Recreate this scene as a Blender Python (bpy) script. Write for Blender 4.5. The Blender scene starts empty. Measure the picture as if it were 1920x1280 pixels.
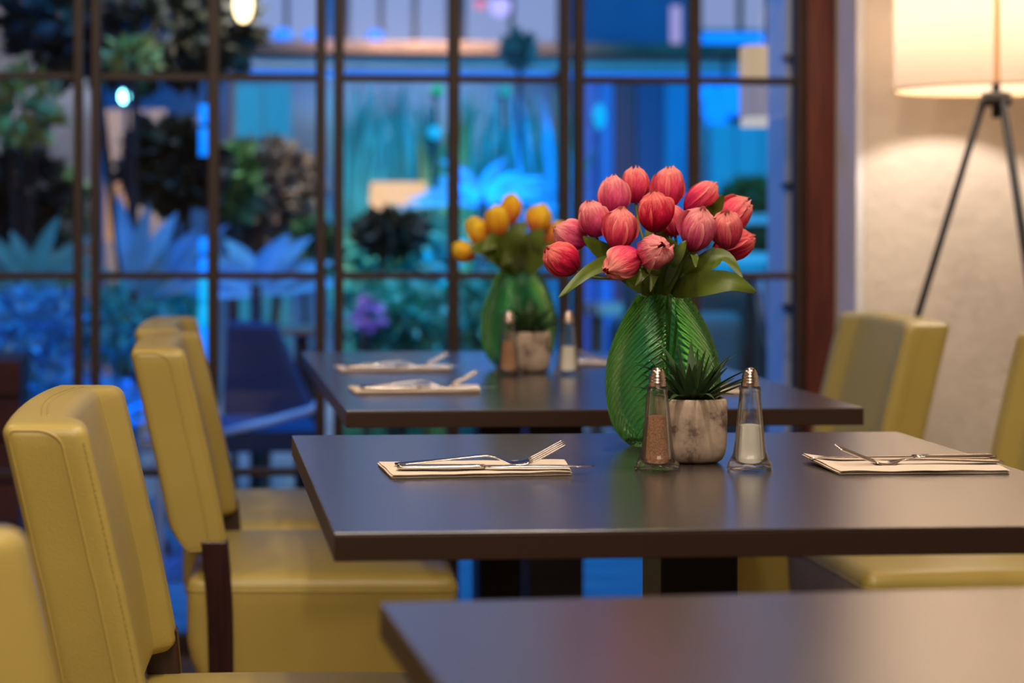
import bpy, bmesh, math, random
from mathutils import Vector, Matrix, noise
R = math.radians
PI = math.pi
scn = bpy.context.scene
COL = scn.collection

# ------------------------------------------------------------------ camera
CAM = Vector((0, 0, 1.04)); FPX = 3500.0; PPX, PPY = 610.0, 400.0
YAW = R(4.0); ROLL = 0.0022
cd = bpy.data.cameras.new('camera'); cam = bpy.data.objects.new('camera', cd); COL.objects.link(cam)
cam.matrix_world = Matrix.Translation(CAM) @ Matrix.Rotation(-YAW, 4, 'Z') @ Matrix.Rotation(PI/2, 4, 'X') @ Matrix.Rotation(ROLL, 4, 'Z')
cd.sensor_width = 36; cd.lens = FPX/1920*36
cd.shift_x = (960-PPX)/1920; cd.shift_y = (PPY-640)/1920
cd.dof.use_dof = True; cd.dof.focus_distance = 2.19; cd.dof.aperture_fstop = 3.3; cd.dof.aperture_blades = 0
cd.clip_start = .05; cd.clip_end = 100
scn.camera = cam
vs = scn.view_settings
scn.display_settings.display_device = 'sRGB'
vs.view_transform = 'Standard'; vs.look = 'None'; vs.gamma = 1; vs.use_curve_mapping = False
vs.exposure = 0.0
scn.cycles.caustics_refractive = True; scn.cycles.caustics_reflective = False; scn.cycles.blur_glossy = .3
scn.cycles.transparent_max_bounces = 24; scn.cycles.max_bounces = 14; scn.cycles.transmission_bounces = 14
scn.cycles.sample_clamp_indirect = 6

# ------------------------------------------------------------------ world and large lights
w = bpy.data.worlds.new('dusk'); scn.world = w; w.use_nodes = True
w.node_tree.nodes['Background'].inputs[0].default_value = (.03, .08, .22, 1)
w.node_tree.nodes['Background'].inputs[1].default_value = .35

def area(name, loc, target, size, power, col, size_y=None, spread=None):
    ld = bpy.data.lights.new(name, 'AREA'); ld.energy = power; ld.color = col
    ld.size = size
    if size_y: ld.shape = 'RECTANGLE'; ld.size_y = size_y
    if spread: ld.spread = R(spread)
    o = bpy.data.objects.new(name, ld); COL.objects.link(o); o.location = loc
    o.rotation_euler = (Vector(target)-Vector(loc)).to_track_quat('-Z', 'Y').to_euler()
    return o
WARM = (1.0, .84, .66)
WARM2 = (1.0, .76, .52)
# soft ceiling panel and small downlights of the dining room
area('ceiling_panel', (-.1, -.3, 2.62), (.35, 1.6, .8), 1.3, 52, WARM, 1.0)
for lx, ly, pw, c in ((.25, .9, 17, WARM), (1.25, 1.5, 6, WARM), (-.9, 1.2, 9, WARM2), (.55, 1.75, 14, WARM), (-.9, 2.6, 9, WARM), (.75, 3.1, 8, WARM)):
    area('downlight', (lx, ly, 2.66), (lx, ly, 0), .11, pw, c)
# blue floodlights of the courtyard, plus added warm fills for rockery, fascia and shrub
BLUE = (.0, .16, 1.0); CYAN = (.0, .42, .75); AZURE = (.0, .25, 1.0)
area('garden_flood', (-1.2, 5.4, 3.4), (-.1, 7.0, .3), .9, 62, BLUE)
area('garden_flood', (1.2, 5.6, 3.6), (1.2, 8.4, .9), .9, 150, (.0, .36, .95))
area('garden_flood', (3.4, 6.0, 3.0), (3.0, 9.8, 1.2), .8, 36, CYAN)
area('garden_flood', (.4, 8.6, 3.6), (.8, 10.4, 1.6), .8, 30, BLUE)
area('warm_fill', (-.7, 7.2, 3.2), (-.6, 8.3, 1.2), .4, 24, (1.0, .80, .62), spread=100)
area('warm_fill', (1.2, 8.9, 2.7), (1.2, 9.45, 1.85), .6, 26, (1.0, .84, .72), spread=80)
area('warm_fill', (.1, 6.1, 2.6), (.15, 7.0, 1.0), .3, 9, (1.0, .80, .62), spread=60)

# ------------------------------------------------------------------ helpers
def P(x, y, Y):
    """world point at depth Y seen at photo pixel (x, y)"""
    a = (x-PPX)/FPX; b = -(y-PPY)/FPX
    f = Vector((math.sin(YAW), math.cos(YAW), 0)); r0 = Vector((math.cos(YAW), -math.sin(YAW), 0)); u0 = Vector((0, 0, 1))
    c, s = math.cos(ROLL), math.sin(ROLL)
    d = f + a*(c*r0+s*u0) + b*(-s*r0+c*u0)
    return CAM + d*(Y/d.y)

def nodes_mat(name):
    m = bpy.data.materials.new(name); m.use_nodes = True
    nt = m.node_tree; b = nt.nodes['Principled BSDF']
    return m, nt, b

def mat(name, col, rough=.5, metal=0, spec=.5, var=0, scale=8, bump=0, bscale=60, col2=None, sheen=0, coat=0, stretch=(1, 1, 1), detail=4, bdist=.001):
    m, nt, b = nodes_mat(name)
    b.inputs['Base Color'].default_value = (*col, 1); b.inputs['Roughness'].default_value = rough
    b.inputs['Metallic'].default_value = metal; b.inputs['Specular IOR Level'].default_value = spec
    if sheen: b.inputs['Sheen Weight'].default_value = sheen
    if coat: b.inputs['Coat Weight'].default_value = coat; b.inputs['Coat Roughness'].default_value = .27; b.inputs['Coat IOR'].default_value = 3.0
    if var or bump or col2:
        tc = nt.nodes.new('ShaderNodeTexCoord'); mp = nt.nodes.new('ShaderNodeMapping')
        mp.inputs['Scale'].default_value = stretch
        nt.links.new(tc.outputs['Object'], mp.inputs[0])
    if var or col2:
        n = nt.nodes.new('ShaderNodeTexNoise'); n.inputs['Scale'].default_value = scale; n.inputs['Detail'].default_value = detail
        nt.links.new(mp.outputs[0], n.inputs['Vector'])
        r = nt.nodes.new('ShaderNodeValToRGB')
        c2 = col2 if col2 else tuple(c*(1-var) for c in col)
        c1 = col if col2 else tuple(min(1, c*(1+var)) for c in col)
        r.color_ramp.elements[0].color = (*c2, 1); r.color_ramp.elements[1].color = (*c1, 1)
        r.color_ramp.elements[0].position = .35; r.color_ramp.elements[1].position = .65
        nt.links.new(n.outputs['Fac'], r.inputs[0]); nt.links.new(r.outputs[0], b.inputs['Base Color'])
    if bump:
        n2 = nt.nodes.new('ShaderNodeTexNoise'); n2.inputs['Scale'].default_value = bscale; n2.inputs['Detail'].default_value = 3
        nt.links.new(mp.outputs[0], n2.inputs['Vector'])
        bp = nt.nodes.new('ShaderNodeBump'); bp.inputs['Strength'].default_value = bump; bp.inputs['Distance'].default_value = bdist
        nt.links.new(n2.outputs['Fac'], bp.inputs['Height']); nt.links.new(bp.outputs[0], b.inputs['Normal'])
    return m

def emit(name, col, s):
    m, nt, b = nodes_mat(name)
    b.inputs['Base Color'].default_value = (.02, .02, .02, 1)
    b.inputs['Emission Color'].default_value = (*col, 1); b.inputs['Emission Strength'].default_value = s
    return m

def thin_glass(name, tint=(1, 1, 1), ior=1.45, extra=0.0):
    m = bpy.data.materials.new(name); m.use_nodes = True; nt = m.node_tree; nt.nodes.clear()
    o = nt.nodes.new('ShaderNodeOutputMaterial'); mx = nt.nodes.new('ShaderNodeMixShader')
    t = nt.nodes.new('ShaderNodeBsdfTransparent'); g = nt.nodes.new('ShaderNodeBsdfGlossy'); f = nt.nodes.new('ShaderNodeFresnel')
    t.inputs[0].default_value = (*tint, 1); g.inputs['Roughness'].default_value = .0; f.inputs['IOR'].default_value = ior
    nt.links.new(f.outputs[0], mx.inputs[0]); nt.links.new(t.outputs[0], mx.inputs[1]); nt.links.new(g.outputs[0], mx.inputs[2])
    nt.links.new(mx.outputs[0], o.inputs[0])
    return m

def real_glass(name, col, rough=0.0, ior=1.45):
    m, nt, b = nodes_mat(name)
    b.inputs['Base Color'].default_value = (*col, 1); b.inputs['Roughness'].default_value = rough
    b.inputs['Transmission Weight'].default_value = 1; b.inputs['IOR'].default_value = ior
    return m

class MB:
    def __init__(s): s.v = []; s.f = []; s.uv = None
    def add(s, vs, fs):
        n = len(s.v); s.v += [tuple(v) for v in vs]; s.f += [tuple(i+n for i in f) for f in fs]; return s
    def box(s, a, b):
        (x0, y0, z0), (x1, y1, z1) = a, b
        x0, x1 = min(x0, x1), max(x0, x1); y0, y1 = min(y0, y1), max(y0, y1); z0, z1 = min(z0, z1), max(z0, z1)
        return s.add([(x0,y0,z0),(x1,y0,z0),(x1,y1,z0),(x0,y1,z0),(x0,y0,z1),(x1,y0,z1),(x1,y1,z1),(x0,y1,z1)],
                     [(3,2,1,0),(4,5,6,7),(0,1,5,4),(1,2,6,5),(2,3,7,6),(3,0,4,7)])
    def tube(s, pts, r, n=8, cap=True, flat=None):
        pts = [Vector(p) for p in pts]; rs = r if isinstance(r, (list, tuple)) else [r]*len(pts)
        vs = []; fs = []; up = None
        for i, p in enumerate(pts):
            d = (pts[min(i+1, len(pts)-1)]-pts[max(i-1, 0)]).normalized()
            if up is None:
                up = Vector((0, 0, 1)) if abs(d.z) < .9 else Vector((1, 0, 0))
            up = (up-d*up.dot(d)).normalized(); sd = d.cross(up)
            for k in range(n):
                a = 2*PI*k/n
                vs.append(p+(up*math.cos(a)*(flat or 1)+sd*math.sin(a))*rs[i])
        for i in range(len(pts)-1):
            for k in range(n):
                fs.append((i*n+k, i*n+(k+1) % n, (i+1)*n+(k+1) % n, (i+1)*n+k))
        if cap:
            fs.append(tuple(reversed(range(n)))); fs.append(tuple((len(pts)-1)*n+k for k in range(n)))
        return s.add(vs, fs)
    def lathe(s, prof, n=32, c=(0, 0, 0), fn=None, cap=(True, True)):
        vs = []; fs = []
        for i, (r, z) in enumerate(prof):
            for k in range(n):
                a = 2*PI*k/n; rr = r*(fn(a, i) if fn else 1)
                vs.append((c[0]+rr*math.cos(a), c[1]+rr*math.sin(a), c[2]+z))
        for i in range(len(prof)-1):
            for k in range(n):
                fs.append((i*n+k, i*n+(k+1) % n, (i+1)*n+(k+1) % n, (i+1)*n+k))
        if cap[0]: fs.append(tuple(reversed(range(n))))
        if cap[1]: fs.append(tuple((len(prof)-1)*n+k for k in range(n)))
        return s.add(vs, fs)
    def ball(s, c, r, n=12, sc=(1, 1, 1)):
        prof = [(math.sin(PI*i/n)*r, -math.cos(PI*i/n)*r) for i in range(n+1)]
        prof[0] = (r*.02, -r); prof[-1] = (r*.02, r)
        k = len(s.v); s.lathe(prof, n*2)
        for i in range(k, len(s.v)):
            v = s.v[i]; s.v[i] = (c[0]+v[0]*sc[0], c[1]+v[1]*sc[1], c[2]+v[2]*sc[2])
        return s
    def build(s, name, m, parent=None, smooth=False, bevel=0, loc=None, props=None):
        me = bpy.data.meshes.new(name); me.from_pydata(s.v, [], s.f); me.update()
        if s.uv:
            ul = me.uv_layers.new(name='UVMap')
            for lp in me.loops: ul.data[lp.index].uv = s.uv[lp.vertex_index]
        if smooth: me.polygons.foreach_set('use_smooth', [True]*len(me.polygons))
        me.materials.append(m)
        o = bpy.data.objects.new(name, me); COL.objects.link(o)
        if parent: o.parent = parent
        if loc: o.location = loc
        if bevel:
            b = o.modifiers.new('bevel', 'BEVEL'); b.width = bevel; b.segments = 2; b.limit_method = 'ANGLE'
        if props:
            for k, v in props.items(): o[k] = v
        return o

def tag(o, label=None, cat=None, group=None, kind=None):
    if label: o['label'] = label
    if cat: o['category'] = cat
    if group: o['group'] = group
    if kind: o['kind'] = kind
    return o
def thing(name, label, cat, loc=(0, 0, 0), rz=0, group=None):
    o = bpy.data.objects.new(name, None); COL.objects.link(o); o.empty_display_size = .05
    o.location = loc; o.rotation_euler = (0, 0, rz)
    return tag(o, label, cat, group)
KIDS = {}
def copy_tree(o, label=None, parent=None):
    c = o.copy(); COL.objects.link(c); c.parent = parent
    if label: c['label'] = label
    for ch in [x for x in bpy.data.objects if x.parent == o]:
        copy_tree(ch, None, c)
    return c
def struct(name, mb, m, parent=None, **k):
    o = mb.build(name, m, parent, **k)
    if not parent: o['kind'] = 'structure'
    return o
def instance(o, parent, loc=(0, 0, 0), name=None):
    c = o.copy(); COL.objects.link(c); c.parent = parent; c.location = loc
    return c

# ------------------------------------------------------------------ materials
M = {}
M['plaster'] = mat('plaster', (.72, .63, .54), .85, var=.06, scale=5, bump=.55, bscale=38, bdist=.006)
M['reveal'] = mat('reveal', (.80, .78, .80), .85, var=.04, bump=.3, bscale=60, bdist=.003)
M['ceiling'] = mat('ceiling_paint', (.6, .52, .44), .9)
M['backwall'] = mat('dining_wall', (.66, .54, .42), .9, var=.1)
M['floor'] = mat('floor_wood', (.10, .05, .03), .45, var=.3, scale=3, stretch=(1, 8, 1))
M['bronze'] = mat('bronze_frame', (.030, .014, .009), .5, metal=.0, var=.15, scale=20)
M['post'] = mat('red_brown_wood', (.13, .028, .014), .42, var=.35, scale=14, stretch=(6, 6, .4))
M['pane'] = thin_glass('window_glass')
M['laminate'] = mat('dark_laminate', (.018, .011, .009), .24, spec=.6, coat=1, var=.12, scale=300, bump=.25, bscale=900, bdist=.0004)
M['edge'] = mat('table_edge_band', (.035, .016, .010), .42)
M['blacksteel'] = mat('black_steel', (.006, .006, .007), .4)
M['lampleg'] = mat('black_lamp_tube', (.006, .006, .008), .55, spec=.25)
M['darkwood'] = mat('dark_wood', (.032, .010, .010), .32, var=.3, scale=18, stretch=(8, 8, .5))
M['chrome'] = mat('polished_steel', (.72, .66, .60), .16, metal=1)
M['steel2'] = mat('brushed_cap_steel', (.62, .50, .44), .22, metal=1)
M['linen'] = mat('napkin_paper', (.80, .66, .54), .9, var=.03, scale=40, bump=.25, bscale=400, bdist=.0005)
M['pepper'] = mat('ground_pepper', (.40, .21, .13), .95, var=.35, scale=600, bump=.4, bscale=700)
M['salt'] = mat('salt_grains', (.98, .95, .92), .9, bump=.3, bscale=900)
def shaker_glass():
    m = bpy.data.materials.new('clear_glass'); m.use_nodes = True; nt = m.node_tree; nt.nodes.clear()
    N = nt.nodes.new; o = N('ShaderNodeOutputMaterial'); a = N('ShaderNodeMixShader'); b = N('ShaderNodeMixShader')
    t = N('ShaderNodeBsdfTransparent'); r = N('ShaderNodeBsdfRefraction'); g = N('ShaderNodeBsdfGlossy'); f = N('ShaderNodeFresnel')
    t.inputs[0].default_value = (1, 1, .98, 1); r.inputs['Color'].default_value = (1, 1, .98, 1); r.inputs['IOR'].default_value = 1.25; r.inputs['Roughness'].default_value = 0
    g.inputs['Roughness'].default_value = .02; f.inputs['IOR'].default_value = 1.35; a.inputs[0].default_value = .28
    L = nt.links.new
    L(t.outputs[0], a.inputs[1]); L(r.outputs[0], a.inputs[2]); q = N('ShaderNodeMath'); q.operation = 'MULTIPLY'; q.inputs[1].default_value = .85; L(f.outputs[0], q.inputs[0]); L(q.outputs[0], b.inputs[0]); L(a.outputs[0], b.inputs[1]); L(g.outputs[0], b.inputs[2]); L(b.outputs[0], o.inputs[0])
    return m
M['clear'] = shaker_glass()
M['soil'] = mat('potting_moss', (.05, .045, .02), .95, bump=.8, bscale=200, bdist=.003)
M['hole'] = mat('hole_black', (.01, .008, .006), .9)
# yellow-green leather with a fine grain
def leather():
    m, nt, b = nodes_mat('lime_leather')
    b.inputs['Roughness'].default_value = .42; b.inputs['Specular IOR Level'].default_value = .6
    b.inputs['Coat Weight'].default_value = .2; b.inputs['Coat Roughness'].default_value = .3; b.inputs['Coat IOR'].default_value = 1.4
    tc = nt.nodes.new('ShaderNodeTexCoord')
    n = nt.nodes.new('ShaderNodeTexNoise'); n.inputs['Scale'].default_value = 9; nt.links.new(tc.outputs['Object'], n.inputs['Vector'])
    r = nt.nodes.new('ShaderNodeValToRGB'); r.color_ramp.elements[0].color = (.40, .295, .070, 1); r.color_ramp.elements[1].color = (.49, .375, .090, 1)
    nt.links.new(n.outputs['Fac'], r.inputs[0]); nt.links.new(r.outputs[0], b.inputs['Base Color'])
    v = nt.nodes.new('ShaderNodeTexVoronoi'); v.inputs['Scale'].default_value = 420; nt.links.new(tc.outputs['Object'], v.inputs['Vector'])
    n2 = nt.nodes.new('ShaderNodeTexNoise'); n2.inputs['Scale'].default_value = 25; nt.links.new(tc.outputs['Object'], n2.inputs['Vector'])
    ad = nt.nodes.new('ShaderNodeMath'); ad.operation = 'MULTIPLY_ADD'; ad.inputs[1].default_value = .8
    nt.links.new(n2.outputs['Fac'], ad.inputs[0]); nt.links.new(v.outputs['Distance'], ad.inputs[2])
    bp = nt.nodes.new('ShaderNodeBump'); bp.inputs['Strength'].default_value = .22; bp.inputs['Distance'].default_value = .0007
    nt.links.new(ad.outputs[0], bp.inputs['Height']); nt.links.new(bp.outputs[0], b.inputs['Normal'])
    return m
M['leather'] = leather()
M['stitch'] = mat('stitch_thread', (.40, .30, .07), .7)

def petal_mat(name, c0, c1, c2):
    m, nt, b = nodes_mat(name)
    b.inputs['Roughness'].default_value = .62; b.inputs['Specular IOR Level'].default_value = .3
    b.inputs['Sheen Weight'].default_value = .0
    uv = nt.nodes.new('ShaderNodeUVMap'); sp = nt.nodes.new('ShaderNodeSeparateXYZ'); nt.links.new(uv.outputs[0], sp.inputs[0])
    mp = nt.nodes.new('ShaderNodeMapping'); mp.inputs['Scale'].default_value = (7, 1.4, 1); nt.links.new(uv.outputs[0], mp.inputs[0])
    n = nt.nodes.new('ShaderNodeTexNoise'); n.inputs['Scale'].default_value = 2.6; n.inputs['Detail'].default_value = 6; n.inputs['Distortion'].default_value = 1.4
    nt.links.new(mp.outputs[0], n.inputs['Vector'])
    # height along petal + veins
    a = nt.nodes.new('ShaderNodeMath'); a.operation = 'MULTIPLY_ADD'; a.inputs[1].default_value = .80; a.inputs[2].default_value = -.42
    nt.links.new(n.outputs['Fac'], a.inputs[0])
    s = nt.nodes.new('ShaderNodeMath'); s.operation = 'ADD'; nt.links.new(sp.outputs['Y'], s.inputs[0]); nt.links.new(a.outputs[0], s.inputs[1])
    # distance to the side edges (u is 0..1)
    u = nt.nodes.new('ShaderNodeMath'); u.operation = 'SUBTRACT'; u.inputs[1].default_value = .5; nt.links.new(sp.outputs['X'], u.inputs[0])
    ab = nt.nodes.new('ShaderNodeMath'); ab.operation = 'ABSOLUTE'; nt.links.new(u.outputs[0], ab.inputs[0])
    pw = nt.nodes.new('ShaderNodeMath'); pw.operation = 'MULTIPLY_ADD'; pw.inputs[1].default_value = 5.5; pw.inputs[2].default_value = -2.35
    nt.links.new(ab.outputs[0], pw.inputs[0])
    mx = nt.nodes.new('ShaderNodeMath'); mx.operation = 'MAXIMUM'; mx.inputs[1].default_value = 0; nt.links.new(pw.outputs[0], mx.inputs[0])
    s2 = nt.nodes.new('ShaderNodeMath'); s2.operation = 'ADD'; nt.links.new(s.outputs[0], s2.inputs[0]); nt.links.new(mx.outputs[0], s2.inputs[1])
    r = nt.nodes.new('ShaderNodeValToRGB'); e = r.color_ramp.elements
    e[0].position = .12; e[0].color = (*c0, 1); e[1].position = .95; e[1].color = (*c2, 1)
    k = e.new(.55); k.color = (*c1, 1)
    nt.links.new(s2.outputs[0], r.inputs[0]); nt.links.new(r.outputs[0], b.inputs['Base Color'])
    bp = nt.nodes.new('ShaderNodeBump'); bp.inputs['Strength'].default_value = .8; bp.inputs['Distance'].default_value = .002
    nt.links.new(n.outputs['Fac'], bp.inputs['Height']); nt.links.new(bp.outputs[0], b.inputs['Normal'])
    # paper-thin cloth lets a little light through
    tr = nt.nodes.new('ShaderNodeBsdfTranslucent'); nt.links.new(r.outputs[0], tr.inputs[0])
    ms = nt.nodes.new('ShaderNodeMixShader'); ms.inputs[0].default_value = .15
    out = nt.nodes['Material Output']
    nt.links.new(b.outputs[0], ms.inputs[1]); nt.links.new(tr.outputs[0], ms.inputs[2]); nt.links.new(ms.outputs[0], out.inputs[0])
    return m
M['pink'] = petal_mat('pink_petal', (.66, .008, .12), (.90, .085, .155), (1.0, .36, .31))
M['crimson'] = petal_mat('crimson_petal', (.40, .002, .045), (.74, .012, .07), (.98, .24, .21))
M['rose'] = petal_mat('rose_petal', (.60, .012, .18), (.84, .12, .24), (.98, .38, .36))
M['yellow'] = petal_mat('yellow_petal', (.88, .18, .06), (.98, .50, .015), (1.0, .72, .05))
M['leaf'] = mat('tulip_leaf', (.085, .125, .012), .45, var=.35, scale=14, bump=.2, bscale=90)
M['stem'] = mat('tulip_stem', (.10, .16, .02), .5)
M['succ'] = mat('succulent_leaf', (.022, .060, .018), .5, spec=.3, col2=(.045, .085, .03), scale=25)
M['vase'] = real_glass('green_glass', (.42, .90, .36))
def concrete():
    m, nt, b = nodes_mat('weathered_concrete')
    b.inputs['Roughness'].default_value = .85
    tc = nt.nodes.new('ShaderNodeTexCoord')
    n = nt.nodes.new('ShaderNodeTexNoise'); n.inputs['Scale'].default_value = 30; n.inputs['Detail'].default_value = 8; n.inputs['Roughness'].default_value = .65
    nt.links.new(tc.outputs['Object'], n.inputs['Vector'])
    r = nt.nodes.new('ShaderNodeValToRGB'); e = r.color_ramp.elements
    e[0].position = .40; e[0].color = (.16, .11, .085, 1); e[1].position = .60; e[1].color = (.52, .40, .31, 1)
    k = e.new(.48); k.color = (.40, .30, .23, 1)
    nt.links.new(n.outputs['Fac'], r.inputs[0]); nt.links.new(r.outputs[0], b.inputs['Base Color'])
    bp = nt.nodes.new('ShaderNodeBump'); bp.inputs['Strength'].default_value = .3; bp.inputs['Distance'].default_value = .001
    nt.links.new(n.outputs['Fac'], bp.inputs['Height']); nt.links.new(bp.outputs[0], b.inputs['Normal'])
    return m
M['concrete'] = concrete()

# ------------------------------------------------------------------ room shell
XC, YW, YWALL = 1.5357, 4.42, 4.248      # corner of the plaster wall, window plane, plaster face
XL, XR, YB, ZC = -2.6, 2.9, -3.2, 2.7
struct('floor', MB().box((XL, YB, -.05), (XR, YW+.1, 0)), M['floor'])
struct('ceiling', MB().box((XL, YB, ZC), (XR, YW+.1, ZC+.05)), M['ceiling'])
wr = MB(); wr.box((XC+.02, YWALL, 0), (XR, YW+.12, ZC))
struct('wall_right', wr, M['plaster'])
struct('trim_1', MB().box((XC, YWALL+.0005, 0), (XC+.02, YW+.12, ZC)), M['reveal'], bevel=.003)
struct('wall_side', MB().box((XR, YB, 0), (XR+.05, YWALL, ZC)), M['plaster'])
struct('wall_left', MB().box((XL-.05, YB, 0), (XL, YW+.1, ZC)), M['backwall'])
struct('wall_back', MB().box((XL, YB-.05, 0), (XR, YB, ZC)), M['backwall'])
struct('trim_2', MB().box((XL, YW-.05, 2.28), (XC, YW+.1, ZC)), M['backwall'])

# folding glass doors: each leaf is stiles, rails, glazing bars and panes
BARS = [.428, .892, 1.361, 1.83]
ZB, ZT = 0.0, 2.28
def door_leaf(n, x0, x1, mid, sw=.022, y=YW):
    d = thing('door_%d' % n, None, None, ((x0+x1)/2, y, 0)); d['kind'] = 'structure'
    cx = (x0+x1)/2
    L = lambda x: x-cx
    for a, b in ((x0, x0+sw), (x1-sw, x1)):
        MB().box((L(a), -.02, ZB), (L(b), .02, ZT)).build('stile', M['bronze'], d, bevel=.002)
    MB().box((L(x0+sw), -.02, ZB), (L(x1-sw), .02, ZB+.05)).build('rail', M['bronze'], d, bevel=.002)
    MB().box((L(x0+sw), -.02, ZT-.05), (L(x1-sw), .02, ZT)).build('rail', M['bronze'], d, bevel=.002)
    bw = .0135
    MB().box((L(mid)-bw, -.013, ZB+.05), (L(mid)+bw, .013, ZT-.05)).build('glazing_bar', M['bronze'], d, bevel=.002)
    for z in BARS:
        for a, b in ((x0+sw, mid-bw), (mid+bw, x1-sw)):
            MB().box((L(a), -.012, z-.0085), (L(b), .012, z+.0085)).build('glazing_bar', M['bronze'], d, bevel=.0015)
    zs = [ZB+.05]+BARS+[ZT-.05]
    for i in range(len(zs)-1):
        for a, b in ((x0+sw, mid-bw), (mid+bw, x1-sw)):
            z0 = zs[i]+(.0085 if i else 0); z1 = zs[i+1]-(.0085 if i < len(zs)-2 else 0)
            k = .004
            MB().add([(L(a), k, z0), (L(b), k, z0), (L(b), k, z1), (L(a), k, z1)], [(0, 1, 2, 3)]).build('pane', M['pane'], d)
door_leaf(1, -.860, -.250-.012, -.560)
door_leaf(2, -.2435, .3085, .044)
door_leaf(3, .3300, .893, .6154)
door_leaf(4, .9055, 1.4655, 1.1973)
door_leaf(5, -1.46, -.87, -1.16)
door_leaf(6, -2.05, -1.47, -1.76)
struct('trim_3', MB().box((1.466, YW-.035, 0), (XC, YW+.05, 2.28)), M['post'], bevel=.004)
struct('wall_window', MB().box((XL, YW-.03, 0), (-2.055, YW+.05, 2.28)), M['backwall'])

# ------------------------------------------------------------------ tables
def slab(x0, x1, y0, y1, z0, z1):
    return MB().box((x0, y0, z0), (x1, y1, z1))
def table(label, x0, x1, y0, y1, cols, rz=0, pivot=None, th=.026):
    cx, cy = (x0+x1)/2, (y0+y1)/2
    px, py = pivot or (cx, cy)
    t = thing('dining_table', label, 'table', (px, py, 0), rz, 'dark tables with square pedestals')
    lx = lambda x: x-px
    ly = lambda y: y-py
    slab(lx(x0), lx(x1), ly(y0), ly(y1), .7492-.0012, .7492+.0008).build('tabletop', M['laminate'], t, bevel=.0006)
    slab(lx(x0), lx(x1), ly(y0), ly(y1), .75-th, .7479).build('edge_band', M['edge'], t, bevel=.0010)
    for (ax, ay) in cols:
        a = .044
        MB().box((lx(ax)-a, ly(ay)-a, .03), (lx(ax)+a, ly(ay)+a, .715)).build('column', M['blacksteel'], t, bevel=.002)
        MB().box((lx(ax)-.10, ly(ay)-.15, .715), (lx(ax)+.10, ly(ay)+.15, .7235)).build('mounting_plate', M['blacksteel'], t, bevel=.002)
        MB().box((lx(ax)-.24, ly(ay)-.24, 0), (lx(ax)+.24, ly(ay)+.24, .03)).build('base_plate', M['blacksteel'], t, bevel=.004)
    return t
table('dark brown square table in the middle holding the pink tulips', .127, .938, 1.690, 2.437, [(.565, 2.10)])
table('long dark table by the window holding the yellow tulips', .223, 1.003, 2.740, 3.900, [(.59, 3.06), (.59, 3.60)])
table('bare out-of-focus dark table closest to the viewer', .138, .948, .640, 1.385, [(.56, 1.0)], rz=R(3.2), pivot=(.138, 1.385))

# ------------------------------------------------------------------ chairs
def rbox(hx, hy, hz, r, n=(8, 22, 22), edge=5):
    """closed rounded box surface, returns verts, faces (dense towards its edges)"""
    def axis(h, k):
        t = [-h + r*(1-math.cos(PI/2*i/edge)) for i in range(edge+1)]
        m = [-h+r+(2*h-2*r)*i/k for i in range(1, k)]
        return t+m+[-q for q in reversed(t)]
    ax, ay, az = axis(hx, n[0]), axis(hy, n[1]), axis(hz, n[2])
    idx = {}; vs = []; fs = []
    def V(p):
        key = tuple(round(c, 6) for c in p)
        if key not in idx: idx[key] = len(vs); vs.append(p)
        return idx[key]
    def quad(A, B, mk, flip):
        for i in range(len(A)-1):
            for j in range(len(B)-1):
                q = [V(mk(A[i], B[j])), V(mk(A[i+1], B[j])), V(mk(A[i+1], B[j+1])), V(mk(A[i], B[j+1]))]
                fs.append(tuple(reversed(q)) if flip else tuple(q))
    quad(ax, ay, lambda a, b: (a, b, hz), False); quad(ax, ay, lambda a, b: (a, b, -hz), True)
    quad(ax, az, lambda a, b: (a, -hy, b), False); quad(ax, az, lambda a, b: (a, hy, b), True)
    quad(ay, az, lambda a, b: (hx, a, b), False); quad(ay, az, lambda a, b: (-hx, a, b), True)
    return vs, fs
def rround(p, hx, hy, hz, r):
    q = Vector((max(-(hx-r), min(hx-r, p[0])), max(-(hy-r), min(hy-r, p[1])), max(-(hz-r), min(hz-r, p[2]))))
    d = Vector(p)-q
    return q+d.normalized()*r if d.length > 1e-7 else q
def sstep(a, b, x):
    t = max(0, min(1, (x-a)/(b-a))); return t*t*(3-2*t)

BK = (.034, .222, .162, .013)      # backrest half sizes and edge radius
def backdef(p):
    """rounded box -> leaning, slightly wrapped backrest with raised end rolls (chair faces +x)"""
    hx, hy, hz, r = BK
    v = rround(p, *BK); x, y, z = v
    a = abs(y)/hy
    f = sstep(-.01, hx, x)                      # front side only
    x += f*.020*sstep(.70, .79, a)-f*.002              # end rolls
    x += .008*(a**2.2)-.004                     # wrap
    x += f*.006*(1-(z/hz)**2)*(1-a*a)           # padding
    t = max(0.0, min(1.0, (z+hz)/(2*hz)))
    x += .030*max(0, 1-t/.16)**2*(x < 0)*min(1, -x/hx)   # rear bottom is rounded off
    if x < 0: x *= 1
    x -= .070*t**1.1                           # lean
    z -= .004*a*a*(z > 0)
    return Vector((x-.018, y, z+.508+hz))
SK = (.207, .217, .104, .022)
def seatdef(p):
    hx, hy, hz, r = SK
    v = rround(p, *SK); x, y, z = v
    if z > 0: z += .016*(1-(x/hx)**2)*(1-(y/hy)**2)
    # front tapers in a little, rear bottom tucked in
    if x < 0: x += .03*sstep(0, -hz, z)
    x -= .012*sstep(-hz, hz, z)*(x > 0)*-1
    return Vector((x+.178, y, z+.371))
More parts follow.
